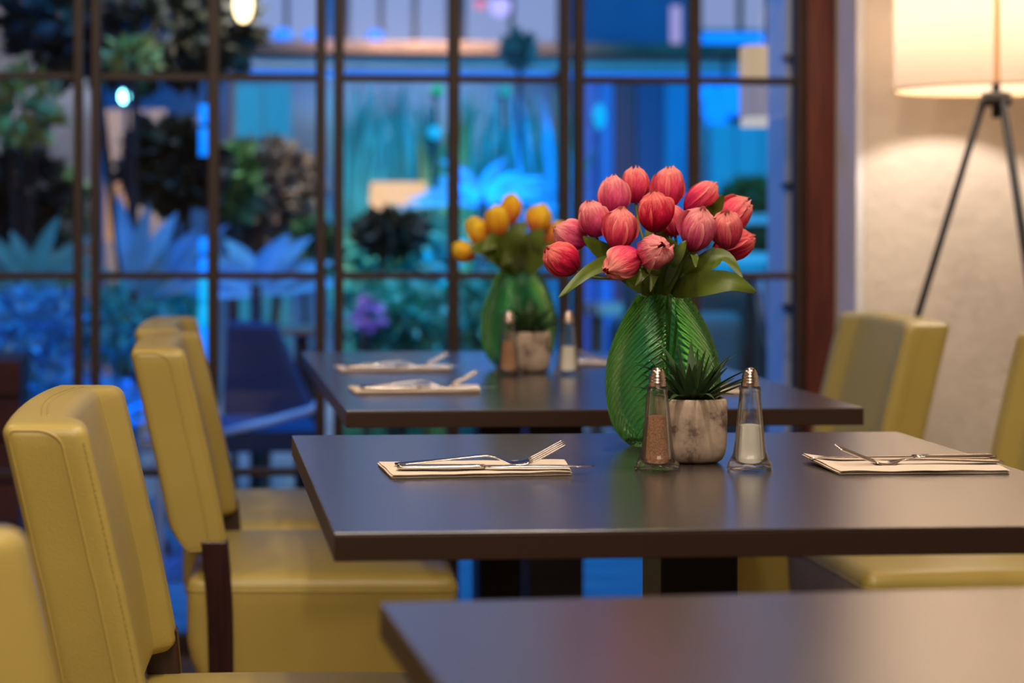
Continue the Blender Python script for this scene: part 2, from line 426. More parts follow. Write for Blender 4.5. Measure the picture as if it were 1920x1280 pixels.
def make_chair(label):
    t = thing('dining_chair', label, 'chair', group='lime leather dining chairs')
    vs, fs = rbox(*BK); mb = MB(); mb.add([backdef(v) for v in vs], fs)
    bk = mb.build('backrest', M['leather'], t, smooth=True)
    hx, hy, hz, r = BK
    def loop(side):
        pts = []; e = .005; rr = .016
        ef = .020
        cs = [(-hx+e+.008, hz-e-rr, 90), (-hx+e+.008, -hz+e+rr, 180), (hx-ef-rr, -hz+e+rr, 270), (hx-ef-rr, hz-e-rr, 0)]
        r4 = [.008, .008, rr, rr]
        prev = None; ring = []
        for (cx, cz, a0), rq in zip(cs, r4):
            for k in range(7):
                a = R(a0+15*k); ring.append((cx+rq*math.cos(a), cz+rr*math.sin(a)))
        out = []
        for i in range(len(ring)):
            (xa, za), (xb, zb) = ring[i], ring[(i+1) % len(ring)]
            n = max(1, int(math.hypot(xb-xa, zb-za)/.02))
            for k in range(n):
                out.append((xa+(xb-xa)*k/n, za+(zb-za)*k/n))
        out.append(out[0])
        return [backdef((x, side*hy, z)) for x, z in out]
    for sd in (-1, 1):
        MB().tube(loop(sd), .0014, 6, False).build('piping', M['leather'], bk, smooth=True)
    # seam over the top between the two end rolls, and the front stitching
    top = [backdef((.012-.010*math.sin(PI*(k/24)), -hy*.72+1.44*hy*k/24, hz)) for k in range(25)]
    MB().tube(top, .0013, 6).build('piping', M['leather'], bk, smooth=True)
    st = MB()
    for sd in (-1, 1):
        for k in range(46):
            z = -hz*.9+hz*1.8*k/46
            a = backdef((hx-.004, sd*hy, z))+Vector((.0002, sd*.0002, 0)); b = backdef((hx-.004, sd*hy, z+.0042))+Vector((.0002, sd*.0002, 0))
            st.tube([a, b], .0008, 5)
    for k in range(44):
        y = -hy*.7+1.4*hy*k/44
        xx = lambda q: .012-.010*math.sin(PI*(q+.72*hy)/(1.44*hy))-.007
        a = backdef((xx(y), y, hz))+Vector((0, 0, .0003)); b = backdef((xx(y+.004), y+.004, hz))+Vector((0, 0, .0003))
        st.tube([a, b], .0007, 5)
    st.build('stitching', M['stitch'], bk, props={'kind': 'stuff'})
    vs, fs = rbox(*SK, n=(18, 18, 6)); mb = MB(); mb.add([seatdef(v) for v in vs], fs)
    se = mb.build('seat', M['leather'], t, smooth=True)
    hx, hy, hz, r = SK; ring = []
    zz = hz-.024; rr = .02
    for cx, cy, a0 in ((hx-rr, hy-rr, 0), (-hx+rr, hy-rr, 90), (-hx+rr, -hy+rr, 180), (hx-rr, -hy+rr, 270)):
        for k in range(7):
            a = R(a0+15*k); ring.append((cx+rr*math.cos(a), cy+rr*math.sin(a)))
    out = []
    for i in range(len(ring)):
        (xa, ya), (xb, yb) = ring[i], ring[(i+1) % len(ring)]; n = max(1, int(math.hypot(xb-xa, yb-ya)/.03))
        out += [(xa+(xb-xa)*k/n, ya+(yb-ya)*k/n) for k in range(n)]
    out.append(out[0])
    MB().tube([seatdef((x, y, zz)) for x, y in out], .0014, 6, False).build('piping', M['leather'], se, smooth=True)
    # legs
    for sd in (-1, 1):
        rl = MB(); N = 14
        for k in range(N+1):
            z = .53*k/N; q = 1-z/.53
            xo = .020-.010*max(0, (z-.42)/.16)**1.5 + .006*math.sin(PI*min(1, q*1.1)) - .05*max(0, q-.45)**1.6*2
            w_ = .021-.004*q; y0 = sd*(.2235); y1 = sd*(.192)
            if k == 0: base = len(rl.v)
            rl.v += [(xo-w_, y0, z), (xo+w_, y0, z), (xo+w_, y1, z), (xo-w_, y1, z)]
            if k:
                b0 = base+4*(k-1); b1 = base+4*k
                for j in range(4): rl.f.append((b0+j, b0+(j+1) % 4, b1+(j+1) % 4, b1+j))
        rl.f.append((base+3, base+2, base+1, base)); rl.f.append(tuple(base+4*N+j for j in range(4)))
        rl.build('leg', M['darkwood'], t, bevel=.003)
        fl = MB(); a, b = .017, .023
        y = sd*.195; x = .352
        fl.v = [(x-a, y-a, 0), (x+a, y-a, 0), (x+a, y+a, 0), (x-a, y+a, 0), (x-b, y-b, .275), (x+b, y-b, .275), (x+b, y+b, .275), (x-b, y+b, .275)]
        fl.f = [(3,2,1,0),(4,5,6,7),(0,1,5,4),(1,2,6,5),(2,3,7,6),(3,0,4,7)]
        fl.build('leg', M['darkwood'], t, bevel=.003)
    return t
ch0 = make_chair('lime leather chair in sharp focus, its backrest left of the middle table')
CH = [(-.066, 2.100, -2.8, None),
      (.030, 3.13, -3.5, 'lime leather chair with dark wooden rear leg, drawn up to the window table'),
      (.022, 3.625, -4, 'lime chair mostly hidden, only its top edge above the chair before it'),
      (-.100, 1.060, -5, 'blurred golden chair back cut off at the lower left corner'),
      (1.360, 3.765, 178, 'lime chair against the plaster wall, right under the tripod lamp'),
      (1.452, 3.075, 179, 'lime chair cut by the right picture edge, seat showing beneath the middle table')]
for x, y, a, lb in CH:
    c = ch0 if lb is None else copy_tree(ch0, lb)
    c.location = (x, y, 0); c.rotation_euler = (0, 0, R(a))

# ------------------------------------------------------------------ vase
def make_vase(name, label, loc, rz=0):
    prof = [(.0400, .0), (.0425, .0015), (.0475, .006), (.0556, .014), (.0635, .028), (.0688, .046), (.0712, .066), (.0718, .084), (.0700, .104), (.0655, .122), (.0580, .142), (.0480, .162), (.0385, .178), (.0315, .1895)]
    def rad(z):
        for i in range(len(prof)-1):
            if z <= prof[i+1][1]:
                p0 = prof[max(i-1, 0)]; p1 = prof[i]; p2 = prof[i+1]; p3 = prof[min(i+2, len(prof)-1)]
                t = (z-p1[1])/(p2[1]-p1[1])
                m1 = (p2[0]-p0[0])/max(1e-6, p2[1]-p0[1])*(p2[1]-p1[1]); m2 = (p3[0]-p1[0])/max(1e-6, p3[1]-p1[1])*(p2[1]-p1[1])
                return (2*t**3-3*t**2+1)*p1[0]+(t**3-2*t*t+t)*m1+(-2*t**3+3*t*t)*p2[0]+(t**3-t*t)*m2
        return prof[-1][0]
    H = .1895; NZ, NA = 230, 320; DY = .72
    v = []; f = []
    for i in range(NZ+1):
        z = H*i/NZ; r = rad(z)
        for k in range(NA):
            a = 2*PI*k/NA                       # a = 0 faces the viewer (-y)
            s = abs(((a+PI/2) % PI)-PI/2)/(PI/2)   # 0 on the two spines, 1 at the sides
            ph = 2*PI*(z+.095*s**1.45)/.0094; back = .35 if PI/2 < a < 1.5*PI else 1
            fade = sstep(.09, .15, s)*sstep(0, .006, z)*sstep(0, .003, H-z)
            d = .0030*back*fade*(1-2*abs(math.sin(ph/2))**.7)
            sp = -.0006*(1-sstep(.08, .13, s))
            rr = r+d+sp*sstep(0, .01, z)
            v.append((rr*math.sin(a), -rr*math.cos(a)*DY, z))
    for i in range(NZ):
        for k in range(NA):
            f.append((i*NA+k, i*NA+(k+1) % NA, (i+1)*NA+(k+1) % NA, (i+1)*NA+k))
    f.append(tuple(reversed(range(NA))))
    # inner wall, coarser rows but same ring count
    base = len(v); NI = 50
    for i in range(NI+1):
        z = H-(H-.007)*i/NI; r = rad(z)-.0042
        if i == NI: r = .03
        for k in range(NA):
            a = 2*PI*k/NA; v.append((r*math.sin(a), -r*math.cos(a)*DY, z))
    for k in range(NA): f.append((NZ*NA+k, NZ*NA+(k+1) % NA, base+(k+1) % NA, base+k))
    for i in range(NI):
        for k in range(NA):
            f.append((base+i*NA+k, base+i*NA+(k+1) % NA, base+(i+1)*NA+(k+1) % NA, base+(i+1)*NA+k))
    f.append(tuple(base+NI*NA+k for k in range(NA)))
    mb = MB(); mb.v = v; mb.f = f
    o = mb.build(name, M['vase'], smooth=True, loc=loc)
    o.rotation_euler = (0, 0, rz)
    return tag(o, label, 'vase', 'ribbed green glass vases')
TZ = .7501
VA = Vector((.5855, 2.306, TZ)); VB = Vector((.6120, 3.500, TZ))
v1 = make_vase('vase', 'ribbed green glass vase in focus, filled with the pink tulips', VA, R(3))
v2 = v1.copy(); COL.objects.link(v2); v2.location = VB; v2['label'] = 'ribbed green glass vase out of focus, filled with the yellow tulips'

# ------------------------------------------------------------------ tulips
def petal(seed, th0, W, Rb, Lp, out=0.0, flare=0.0, topdrop=.12, close=.90, nu=26, nv=22):
    mb = MB(); mb.uv = []
    rnd = random.Random(seed); o1, o2 = rnd.random()*50, rnd.random()*50
    for j in range(nv+1):
        vv = j/nv
        r0 = Rb*max(0.02, math.sin(PI*(.06+.855*vv**.90)))**.80
        r0 *= 1-close*sstep(.78, 1.06, vv)
        hw = W*max(.03, math.sin(PI*(.16+.74*vv)))**.24
        for i in range(nu+1):
            u = -1+2*i/nu; th = th0+u*hw
            wr = noise.noise(Vector((u*4.5+o1, vv*1.3, o2)))*.0027+noise.noise(Vector((u*11+o2, vv*2.4, o1)))*.0011+noise.noise(Vector((u*24+o1, vv*3.5, o2)))*.0006
            wr *= max(0, math.sin(PI*min(1, vv*1.1+.05)))**.5
            r = r0+out+wr+.0012*u+flare*max(0, vv-.78)**1.3*(1-.4*u*u)+.0022*sstep(.84, 1, abs(u))*sstep(.1, .35, vv)+.0012*sstep(.92, 1, vv)
            z = Lp*1.07*(min(vv, .8)+max(0, vv-.8)*.65-topdrop*(abs(u)**2.4)*vv**4*1.3)+noise.noise(Vector((u*2.5, o2, o1)))*.0022*vv*vv
            mb.v.append((r*math.cos(th), r*math.sin(th), z)); mb.uv.append(((u+1)/2, vv))
    for j in range(nv):
        for i in range(nu):
            a = j*(nu+1)+i; mb.f.append((a, a+1, a+nu+2, a+nu+1))
    return mb
BLOOMS = []     # each bloom: six petal meshes for a unit bloom of length .05 and width .04
for s in range(6):
    rnd = random.Random(100+s); ps = []
    for k in range(3):   # inner
        ps.append(petal(s*20+k, 2*PI*k/3+rnd.uniform(-.2, .2), 1.2, .0160, .0495*rnd.uniform(.93, 1.0), flare=rnd.choice((0, -.01, .01))))
    for k in range(3):   # outer
        fl = rnd.choice((-.02, -.01, .03)) if k == 0 and s % 2 else rnd.choice((-.02, -.012, -.005))
        ps.append(petal(s*20+9+k, 2*PI*(k+.5)/3+rnd.uniform(-.35, .35), 1.36, .0182, .049*rnd.uniform(.9, 1.02), out=.0004+.0013*k, flare=fl*.5, topdrop=.10, close=rnd.choice((.15, .35, .65))))
    BLOOMS.append(ps)
PETMESH = {}
def petal_obj(s, k, mname, parent, mw, cols=None):
    key = (s, k, mname)
    if key not in PETMESH:
        o = BLOOMS[s][k].build('petal', M[mname], parent, smooth=True); PETMESH[key] = o.data
    else:
        o = bpy.data.objects.new('petal', PETMESH[key]); COL.objects.link(o); o.parent = parent
    o.matrix_local = mw
    return o
def hermite(p0, p1, t0, t1, n):
    out = []
    for i in range(n+1):
        t = i/n
        out.append((2*t**3-3*t*t+1)*p0+(t**3-2*t*t+t)*t0+(-2*t**3+3*t*t)*p1+(t**3-t*t)*t1)
    return out
def leaf_mesh(pts, W, loc, face=(0, -1, .35), fold=.25, n=18, tipw=.0):
    pts = [Vector(p)-loc for p in pts]
    # smooth curve through the points
    path = []
    for i in range(len(pts)-1):
        p0, p1 = pts[i], pts[i+1]
        t0 = (pts[i+1]-pts[max(i-1, 0)])*.5; t1 = (pts[min(i+2, len(pts)-1)]-pts[i])*.5
        path += hermite(p0, p1, t0, t1, n//(len(pts)-1))[(1 if i else 0):]
    mb = MB(); N = len(path); face = Vector(face).normalized()
    for j, p in enumerate(path):
        d = (path[min(j+1, N-1)]-path[max(j-1, 0)]).normalized(); side = d.cross(face).normalized(); nrm = side.cross(d)
        t = j/(N-1); w = W*max(.03, math.sin(PI*min(1, .12+.88*t**.85)))**.8
        if t > .97: w = W*.04
        for u in (-1, -.5, 0, .5, 1):
            mb.v.append(p+side*u*w*.5+nrm*(fold*w*.5*(abs(u)**1.3)) + nrm*.0012*math.sin(9*t+3*u))
    for j in range(N-1):
        for i in range(4):
            a = j*5+i; mb.f.append((a, a+1, a+6, a+5))
    return mb
def tulip(label, c, ax, L, W, mname, variant, roll, vase, group, leaves=(), seed=0, bot=None):
    rnd = random.Random(seed); c = Vector(c); ax = Vector(ax).normalized()
    base = c-ax*L*.5
    mouth = Vector((vase.x+rnd.uniform(-.014, .014), vase.y+rnd.uniform(-.008, .008), vase.z+.186))
    mouth += (base-mouth)*Vector((.10, .08, 0))
    bottom = Vector((vase.x+rnd.uniform(-.012, .012), vase.y+rnd.uniform(-.008, .008), vase.z+.012+rnd.random()*.03))
    t = thing('tulip', label, 'flower', bottom, 0, group)
    d1 = (mouth-bottom); up = base-mouth
    path = [bottom.lerp(mouth, k/5) for k in range(5)]+hermite(mouth, base, d1.normalized()*up.length*1.0, ax*up.length*.9, 10)
    MB().tube([p-bottom for p in path], .0019, 7).build('stem', M['stem'], t, smooth=True)
    q = ax.to_track_quat('Z', 'Y').to_matrix().to_4x4()
    mw = Matrix.Translation(base-bottom) @ q @ Matrix.Rotation(roll, 4, 'Z') @ Matrix.Diagonal((W/.0415, W/.0415, L/.0490, 1))
    for k in range(6): petal_obj(variant, k, mname, t, mw)
    for pts, w, face, fold in leaves:
        lm = leaf_mesh(pts, w, bottom, face, fold)
        o = lm.build('leaf', M['leaf'], t, smooth=True)
    return t
LV = {
 'rb': ([(.5921,2.29,.944),(.6134,2.24,.9545),(.6473,2.22,.9584),(.6790,2.22,.9455)], .030, (.1,-1,.12), .12),
 'rt': ([(.5961,2.29,.946),(.6227,2.25,.9789),(.6464,2.24,.987),(.6618,2.22,.9636)], .025, (.2,-.8,.5), .2),
 'll': ([(.566,2.29,.940),(.5247,2.27,.9755),(.4837,2.25,.9720),(.4384,2.23,.9390)], .022, (-.2,-1,.3), .25),
 'lt': ([(.5669,2.31,.944),(.5339,2.31,.9739),(.5045,2.30,.9950),(.4809,2.29,1.0122)], .030, (-.2,-1,.4), .15),
 'ur': ([(.6242,2.33,.9937),(.6426,2.31,1.0343),(.65,2.29,1.0478),(.6553,2.28,1.0650)], .020, (-.3,-1,.2), .3),
 'c1': ([(.5815,2.29,.940),(.5846,2.25,.9730),(.583,2.24,.9956),(.5737,2.23,1.0120)], .019, (-.3,-1,.2), .3),
 'c2': ([(.5763,2.29,.940),(.5749,2.25,.9733),(.5853,2.23,.9940),(.5954,2.23,1.0080)], .020, (.3,-1,.2), .3),
 'c3': ([(.5869,2.29,.941),(.5929,2.25,.972),(.6033,2.23,.9894),(.6045,2.22,.9760)], .018, (.4,-1,.2), .3),
 'c4': ([(.5712,2.29,.942),(.5516,2.24,.9585),(.5405,2.21,.9700),(.5267,2.205,.9540)], .016, (-.4,-1,.3), .25),
 'c5': ([(.5716,2.29,.941),(.5558,2.24,.9580),(.5508,2.21,.9672),(.5439,2.20,.9470)], .014, (.0,-1,.3), .2),
 'r3': ([(.5925,2.30,.942),(.6257,2.30,.9672),(.6500,2.31,.9880),(.662,2.32,1.0)], .022, (.2,-1,.3), .2),
 'c6': ([(.5870,2.30,.942),(.6000,2.28,.9700),(.6080,2.27,.9900),(.6000,2.25,1.012)], .022, (.2,-1,.1), .3),
 'd1': ([(.5820,2.31,.942),(.5780,2.30,.975),(.5700,2.31,1.000),(.5720,2.32,1.030)], .024, (.1,-1,.1), .2),
 'd2': ([(.5900,2.31,.942),(.5960,2.30,.972),(.6100,2.30,.990),(.6220,2.30,1.010)], .024, (.2,-1,.1), .2),
 'd3': ([(.5860,2.32,.942),(.5880,2.32,.975),(.5920,2.33,1.000),(.5900,2.34,1.030)], .026, (.0,-1,.1), .1),
 'd4': ([(.5760,2.32,.942),(.5600,2.32,.970),(.5450,2.33,.990),(.5350,2.33,1.010)], .024, (-.2,-1,.1), .2),
 'd5': ([(.5950,2.31,.942),(.6150,2.31,.965),(.6350,2.30,.980),(.6500,2.30,.990)], .022, (.2,-1,.2), .2),
 'c7': ([(.5790,2.30,.942),(.5680,2.28,.9650),(.5600,2.28,.9850),(.5650,2.27,1.005)], .020, (-.2,-1,.1), .3),
}
PG = 'pink tulips in the green vase'
PK = [
 ('crimson-pink tulip lowest and farthest left, drooping outward beside the yellow ones', (.4482,2.27,.9855), (-.75,-.15,.6), .0486,.0410,'crimson',0,.5,('ll',)),
 ('mauve-pink tulip half hidden above the lowest far-left bloom, pointing outward', (.4708,2.33,1.0137), (-.85,-.05,.45), .0453,.0380,'rose',1,1.0,('d4',)),
 ('pale pink tulip upright at the left shoulder of the bouquet', (.4957,2.30,1.0354), (-.2,-.2,.93), .0465,.0375,'rose',2,.3,('lt',)),
 ('large light pink tulip left of centre with its outer petal standing open', (.5232,2.27,1.023), (.05,-.25,.95), .0558,.0420,'pink',1,2.2,()),
 ('pink tulip in the top row, farthest left, with a flared petal tip', (.5438-.016,2.33,1.0665-.002), (0,0,1), .0525,.0380,'rose',4,2.6,()),
 ('pink tulip at the very top centre of the bouquet', (.5645,2.36,1.0790), (0,0,1), .0485,.0360,'pink',5,.9,('d1','d3')),
 ('tall pale pink tulip in the top row, second from its right end', (.5985,2.33,1.0748), (.05,-.05,1), .0530,.0405,'pink',2,1.7,('c6',)),
 ('deep red tulip in the middle of the bouquet, upright', (.5634,2.26,1.0442), (-.1,-.3,.95), .0504,.0430,'crimson',3,.2,('c1',)),
 ('small pink tulip peeking from behind the large open-faced bloom', (.5985,2.32,1.0343), (-.3,-.1,.9), .0437,.0360,'pink',0,1.1,('d2',)),
 ('large mauve-pink tulip right of centre with folded lower petals', (.6119,2.24,1.0234), (.12,-.45,.9), .0576,.0440,'rose',5,2.0,('c3','c2')),
 ('coral tulip at the upper right with a small green leaf before it', (.6476,2.35,1.063), (.65,0,.6), .0537,.0380,'pink',1,.4,('ur',)),
 ('coral tulip leaning right, its wrinkled bloom reaching outward highest', (.6800,2.32,1.0412), (.75,-.05,.62), .0570,.0415,'pink',4,1.3,('r3',)),
 ('coral-red tulip on the right facing forward between two leaning ones', (.6541,2.26,1.0214), (-.15,-.5,.85), .0517,.0390,'pink',2,2.9,('d5',)),
 ('coral-red tulip lowest on the right, leaning almost level', (.6800,2.31,1.0022), (.85,-.1,.4), .0554,.0385,'crimson',0,.7,('rt','rb')),
 ('salmon tulip lying low at the front over the vase rim', (.5137,2.22,.9797), (-.72,-.5,-.28), .0558,.0400,'pink',3,1.9,('c4','c7')),
 ('round pink tulip facing the viewer with its folded tip open', (.5492,2.20,.9962), (.15,-.95,.25), .0528,.0410,'rose',1,.1,('c5',)),
]
# blooms given by their centre; x of the far-row ones follows their depth
for i, (lb, c, ax, L, W, m, var, roll, lv) in enumerate(PK):
    tulip(lb, c, ax, L*1.03, W, m, var, roll, VA, PG, [LV[k] for k in lv], 40+i)
YG = 'yellow tulips in the far vase'
def yl(pts, w, face=(0, -1, .2)): return ([tuple(P(*p)) for p in pts], w, face, .2)
YK = [
 ('yellow tulip lowest and farthest left, drooping outward', (868, 470, 3.50), (-.8,-.1,.5), .050,.038, [yl([(965,510,3.49),(935,480,3.47),(905,465,3.46),(880,470,3.45)], .04)]),
 ('yellow tulip second from the left, orange at its base', (900, 437, 3.50), (-.4,-.1,.8), .058,.042, [yl([(972,510,3.48),(950,470,3.46),(930,450,3.45),(905,470,3.44)], .045)]),
 ('large orange-yellow tulip at the middle of the far cluster', (931, 414, 3.46), (-.1,-.2,.95), .066,.045, [yl([(978,510,3.48),(965,470,3.45),(968,440,3.44),(985,415,3.44)], .05)]),
 ('tallest yellow tulip of the far bouquet', (959, 391, 3.52), (.1,0,1), .060,.040, [yl([(985,510,3.48),(990,470,3.46),(1000,450,3.45),(1020,430,3.44)], .05)]),
 ('broad yellow tulip right of the tallest one', (1012, 409, 3.48), (.3,-.1,.9), .061,.046, [yl([(985,508,3.48),(1010,480,3.46),(1030,470,3.45),(1050,490,3.44)], .04)]),
 ('yellow tulip whose tip shows beside the mauve-pink bloom', (1045, 436, 3.50), (.7,0,.6), .060,.040, [yl([(980,508,3.50),(1000,480,3.50),(1010,450,3.51),(1030,440,3.52)], .045)]),
 ('yellow tulip almost wholly behind the lowest far-left pink bloom', (1058, 470, 3.50), (.9,-.1,.3), .058,.040, [yl([(975,512,3.46),(968,490,3.42),(955,480,3.40),(940,500,3.40)], .03)]),
 ('yellow tulip at the back of the far cluster, hidden between two others', (893, 428, 3.56), (-.4,.1,.8), .055,.038, []),
]
for i, (lb, p, ax, L, W, lv) in enumerate(YK):
    tulip(lb, P(*p), ax, L, W, 'yellow', i % 6, i*.8, VB, YG, lv, 80+i)

# ------------------------------------------------------------------ shakers
def make_shaker(name, label, fill_m, fill_z, fill_name):
    t = thing(name, label, 'shaker', group='glass shakers with steel caps')
    S = 1/1676
    out = [(40*S, 0), (42*S, .0015), (42.5*S, .004), (41*S, .007), (37*S, .0115), (33*S, .0165), (30.5*S, .022), (28.5*S, .032), (26.5*S, .045), (24.2*S, .060), (21.8*S, .075), (19.6*S, .0885), (19.5*S, .0895), (20.6*S, .0905), (20.8*S, .0930), (19.6*S, .0945)]
    N = 64
    def flute(amp):
        def fn(a, i):
            z = out[min(i, len(out)-1)][1]
            k = amp*(1-sstep(.080, .0885, z))*(1+.6*(1-sstep(.0, .02, z)))
            return 1+k*(.55-.9*abs(math.sin(4*a)))
        return fn
    mb = MB(); mb.lathe(out, N, fn=flute(.055), cap=(True, False))
    inn = [(17.2*S, .0945), (17.0*S, .0885), (19.2*S, .075), (21.6*S, .060), (23.8*S, .045), (25.8*S, .032), (27.2*S, .022), (29*S, .014), (29*S, .010), (24*S, .0065)]
    b = len(mb.v); mb.lathe(inn, N, cap=(False, True))
    l = (len(out)-1)*N
    for k in range(N): mb.f.append((l+k, l+(k+1) % N, b+(k+1) % N, b+k))
    mb.build('body', M['clear'], t, smooth=True)
    # contents
    def ri(z):
        pts = sorted(((z_, r_) for r_, z_ in inn))
        for i in range(len(pts)-1):
            if pts[i][0] <= z <= pts[i+1][0]:
                u = (z-pts[i][0])/(pts[i+1][0]-pts[i][0]); return pts[i][1]+(pts[i+1][1]-pts[i][1])*u
        return pts[-1][1]
    zs = [.0068, .009, .014, .022, .032, .045]; zs = [z for z in zs if z < fill_z-.002]+[fill_z]
    pr = [(ri(z)-.0005, z) for z in zs]+[(ri(fill_z)*.5, fill_z+.0015)]
    MB().lathe(pr, 40, fn=lambda a, i: 1).build(fill_name, M[fill_m], t, smooth=False)
    cp = [(17.0*S, .0945), (17.2*S, .0955), (16.4*S, .0965), (16.8*S, .0985), (16.8*S, .0995), (15.4*S, .1003), (15.4*S, .1008), (16.2*S, .1016), (16.2*S, .1028), (14.8*S, .1036), (14.8*S, .1041), (15.4*S, .1049), (15.2*S, .1062),
          (14.2*S, .1070), (14.0*S, .1085), (13.0*S, .1105), (11.3*S, .1125), (9.0*S, .1140), (6.2*S, .1152), (3*S, .1159), (.3*S, .1162)]
    cap = MB().lathe(cp, 40).build('cap', M['steel2'], t, smooth=True)
    for k in range(5):
        a = 2*PI*k/4+.6; rr = .0055 if k < 4 else 0
        zc = .1140 if k < 4 else .1161
        MB().ball((rr*math.cos(a), rr*math.sin(a), zc), .0009, 5).build('hole', M['hole'], cap)
    return t
pe = make_shaker('pepper_shaker', 'fluted glass shaker of brown pepper before the pink tulip vase', 'pepper', .060, 'pepper')
pe.location = (.5245, 2.088, TZ)
sa = make_shaker('salt_shaker', 'fluted glass shaker of white salt beside the pot, near the pink tulips', 'salt', .050, 'salt')
sa.location = (.6300, 2.083, TZ)
c = copy_tree(pe, 'blurred pepper shaker before the yellow tulip vase'); c.location = (.5640, 3.330, TZ)
c = copy_tree(sa, 'blurred salt shaker right of the far potted succulent'); c.location = (.6715, 3.325, TZ)

# ------------------------------------------------------------------ potted succulents
def sq(a, p=3.2):
    return 1/((abs(math.cos(a))**p+abs(math.sin(a))**p)**(1/p))
def make_pot(label, loc):
    t = thing('potted_succulent', label, 'plant', loc, R(2), 'succulents in square concrete pots')
    prof = [(.020, 0), (.0265, .0008), (.0305, .004), (.0335, .011), (.0350, .022), (.0355, .045), (.0358, .066), (.0352, .0735), (.0335, .0752), (.0315, .0750), (.0305, .072), (.0300, .062)]
    prof = [(r_*1.10, z_) for r_, z_ in prof]
    MB().lathe(prof, 64, fn=lambda a, i: sq(a)).build('pot', M['concrete'], t, smooth=True)
    MB().lathe([(.0300, .060), (.0300, .067), (.015, .069), (.001, .0695)], 40, fn=lambda a, i: sq(a)).build('soil', M['soil'], t, smooth=True)
    rnd = random.Random(5)
    def blade(L, W, bend, seed):
        mb = MB(); n = 12
        for j in range(n+1):
            s = j/n; w = W*(.55+.9*s*(1-s)*1.6)*(1-s**3)+.0002
            if s < .1: w *= .7
            x = L*(math.sin(bend*s)/bend if bend else s); z = L*(1-math.cos(bend*s))/bend if bend else 0
            nx, nz = -math.sin(bend*s), math.cos(bend*s)
            # cross section: flat upper face with a keel below
            mb.v += [(x+nx*.0006, -w, -z+nz*.0012), (x+nx*.0, 0, -z), (x+nx*.0006, w, -z+nz*.0012), (x-nx*w*.3, 0, -z-nz*w*.3)]
        for j in range(n):
            a = j*4
            for k in range(4): mb.f.append((a+k, a+(k+1) % 4, a+4+(k+1) % 4, a+4+k))
        return mb
    kinds = [(.070, .0062, .30), (.080, .0058, .6), (.062, .0066, .15), (.088, .0052, .9), (.048, .0068, .2)]
    meshes = []
    leaves = []
    for i in range(52):
        q = i/51
        az = i*2.39996; el = R(86-62*q+rnd.uniform(-7, 7))
        k = rnd.choice((0, 1, 2, 0, 3)) if q > .2 else rnd.choice((2, 4, 0))
        if q > .9: k = rnd.choice((4, 2, 4))
        leaves.append((az, el, k, rnd.uniform(.85, 1.1)))
    leaves += [(R(15), R(70), 3, .98), (R(-105), R(62), 4, .8)]
    for az, el, k, s in leaves:
        key = ('succ', k)
        if key not in PETMESH:
            o = blade(*kinds[k], 0).build('leaf', M['succ'], t, smooth=False); PETMESH[key] = o.data
        else:
            o = bpy.data.objects.new('leaf', PETMESH[key]); COL.objects.link(o); o.parent = t
        o.matrix_local = Matrix.Translation((.006*math.cos(az), .006*math.sin(az), .066)) @ Matrix.Rotation(az, 4, 'Z') @ Matrix.Rotation(-el, 4, 'Y') @ Matrix.Scale(s, 4)
    return t
p0 = make_pot('dark green succulent in a mottled concrete pot between the sharp shakers', (.5825, 2.160, TZ))
p1 = copy_tree(p0, 'blurred succulent in a concrete pot on the window table'); p1.location = (.6100, 3.390, TZ)

# ------------------------------------------------------------------ napkins and cutlery
def napkin(label, corners, lift=0.0, seed=0, layers=3):
    """corners: front-left, front-right, back-right, back-left; origin at front-left"""
    o = Vector((corners[0][0], corners[0][1], TZ)); mb = MB(); n1, n2 = 30, 12
    C4 = [Vector((a, b, 0))-Vector((o.x, o.y, 0)) for a, b in corners]
    for L in range(layers):
        ins = .0006*L*(1 if L % 2 else -1)
        z0 = .00125*L+.0001
        def pt(u, v, top):
            a = C4[0].lerp(C4[1], u); b = C4[3].lerp(C4[2], u); p = a.lerp(b, v)
            edge = min(u, 1-u, v, 1-v)
            zz = z0+(.00112 if top else 0)
            if edge < .02: zz = z0+.0005+(.0003 if top else 0)
            zz += (L+.4)*.0005*noise.noise(Vector((u*5+seed, v*3, 1)))+.0004*(L+.2)
            zz += lift*max(0, 1-u/.22)**2*max(0, v-.1)
            return Vector((p.x+ins*(1 if u > .5 else -1), p.y+.0015*noise.noise(Vector((u*3, L, seed)))*(v < .1)+ins, zz))
        b = len(mb.v)
        for top in (0, 1):
            for j in range(n2+1):
                for i in range(n1+1): mb.v.append(tuple(pt(i/n1, j/n2, top)))
        k = (n1+1)*(n2+1)
        for j in range(n2):
            for i in range(n1):
                a = b+j*(n1+1)+i
                mb.f.append((a+n1+1, a+n1+2, a+1, a)); mb.f.append((k+a, k+a+1, k+a+n1+2, k+a+n1+1))
        rim = [j for j in range(n1+1)]+[(n1+1)*j+n1 for j in range(1, n2+1)]+[(n1+1)*n2+i for i in range(n1-1, -1, -1)]+[(n1+1)*j for j in range(n2-1, 0, -1)]
        for i in range(len(rim)):
            a, c_ = b+rim[i], b+rim[(i+1) % len(rim)]
            mb.f.append((a, c_, c_+k, a+k))
    ob = mb.build('napkin', M['linen'], smooth=False, loc=o)
    return tag(ob, label, 'napkin', 'folded cream napkins')
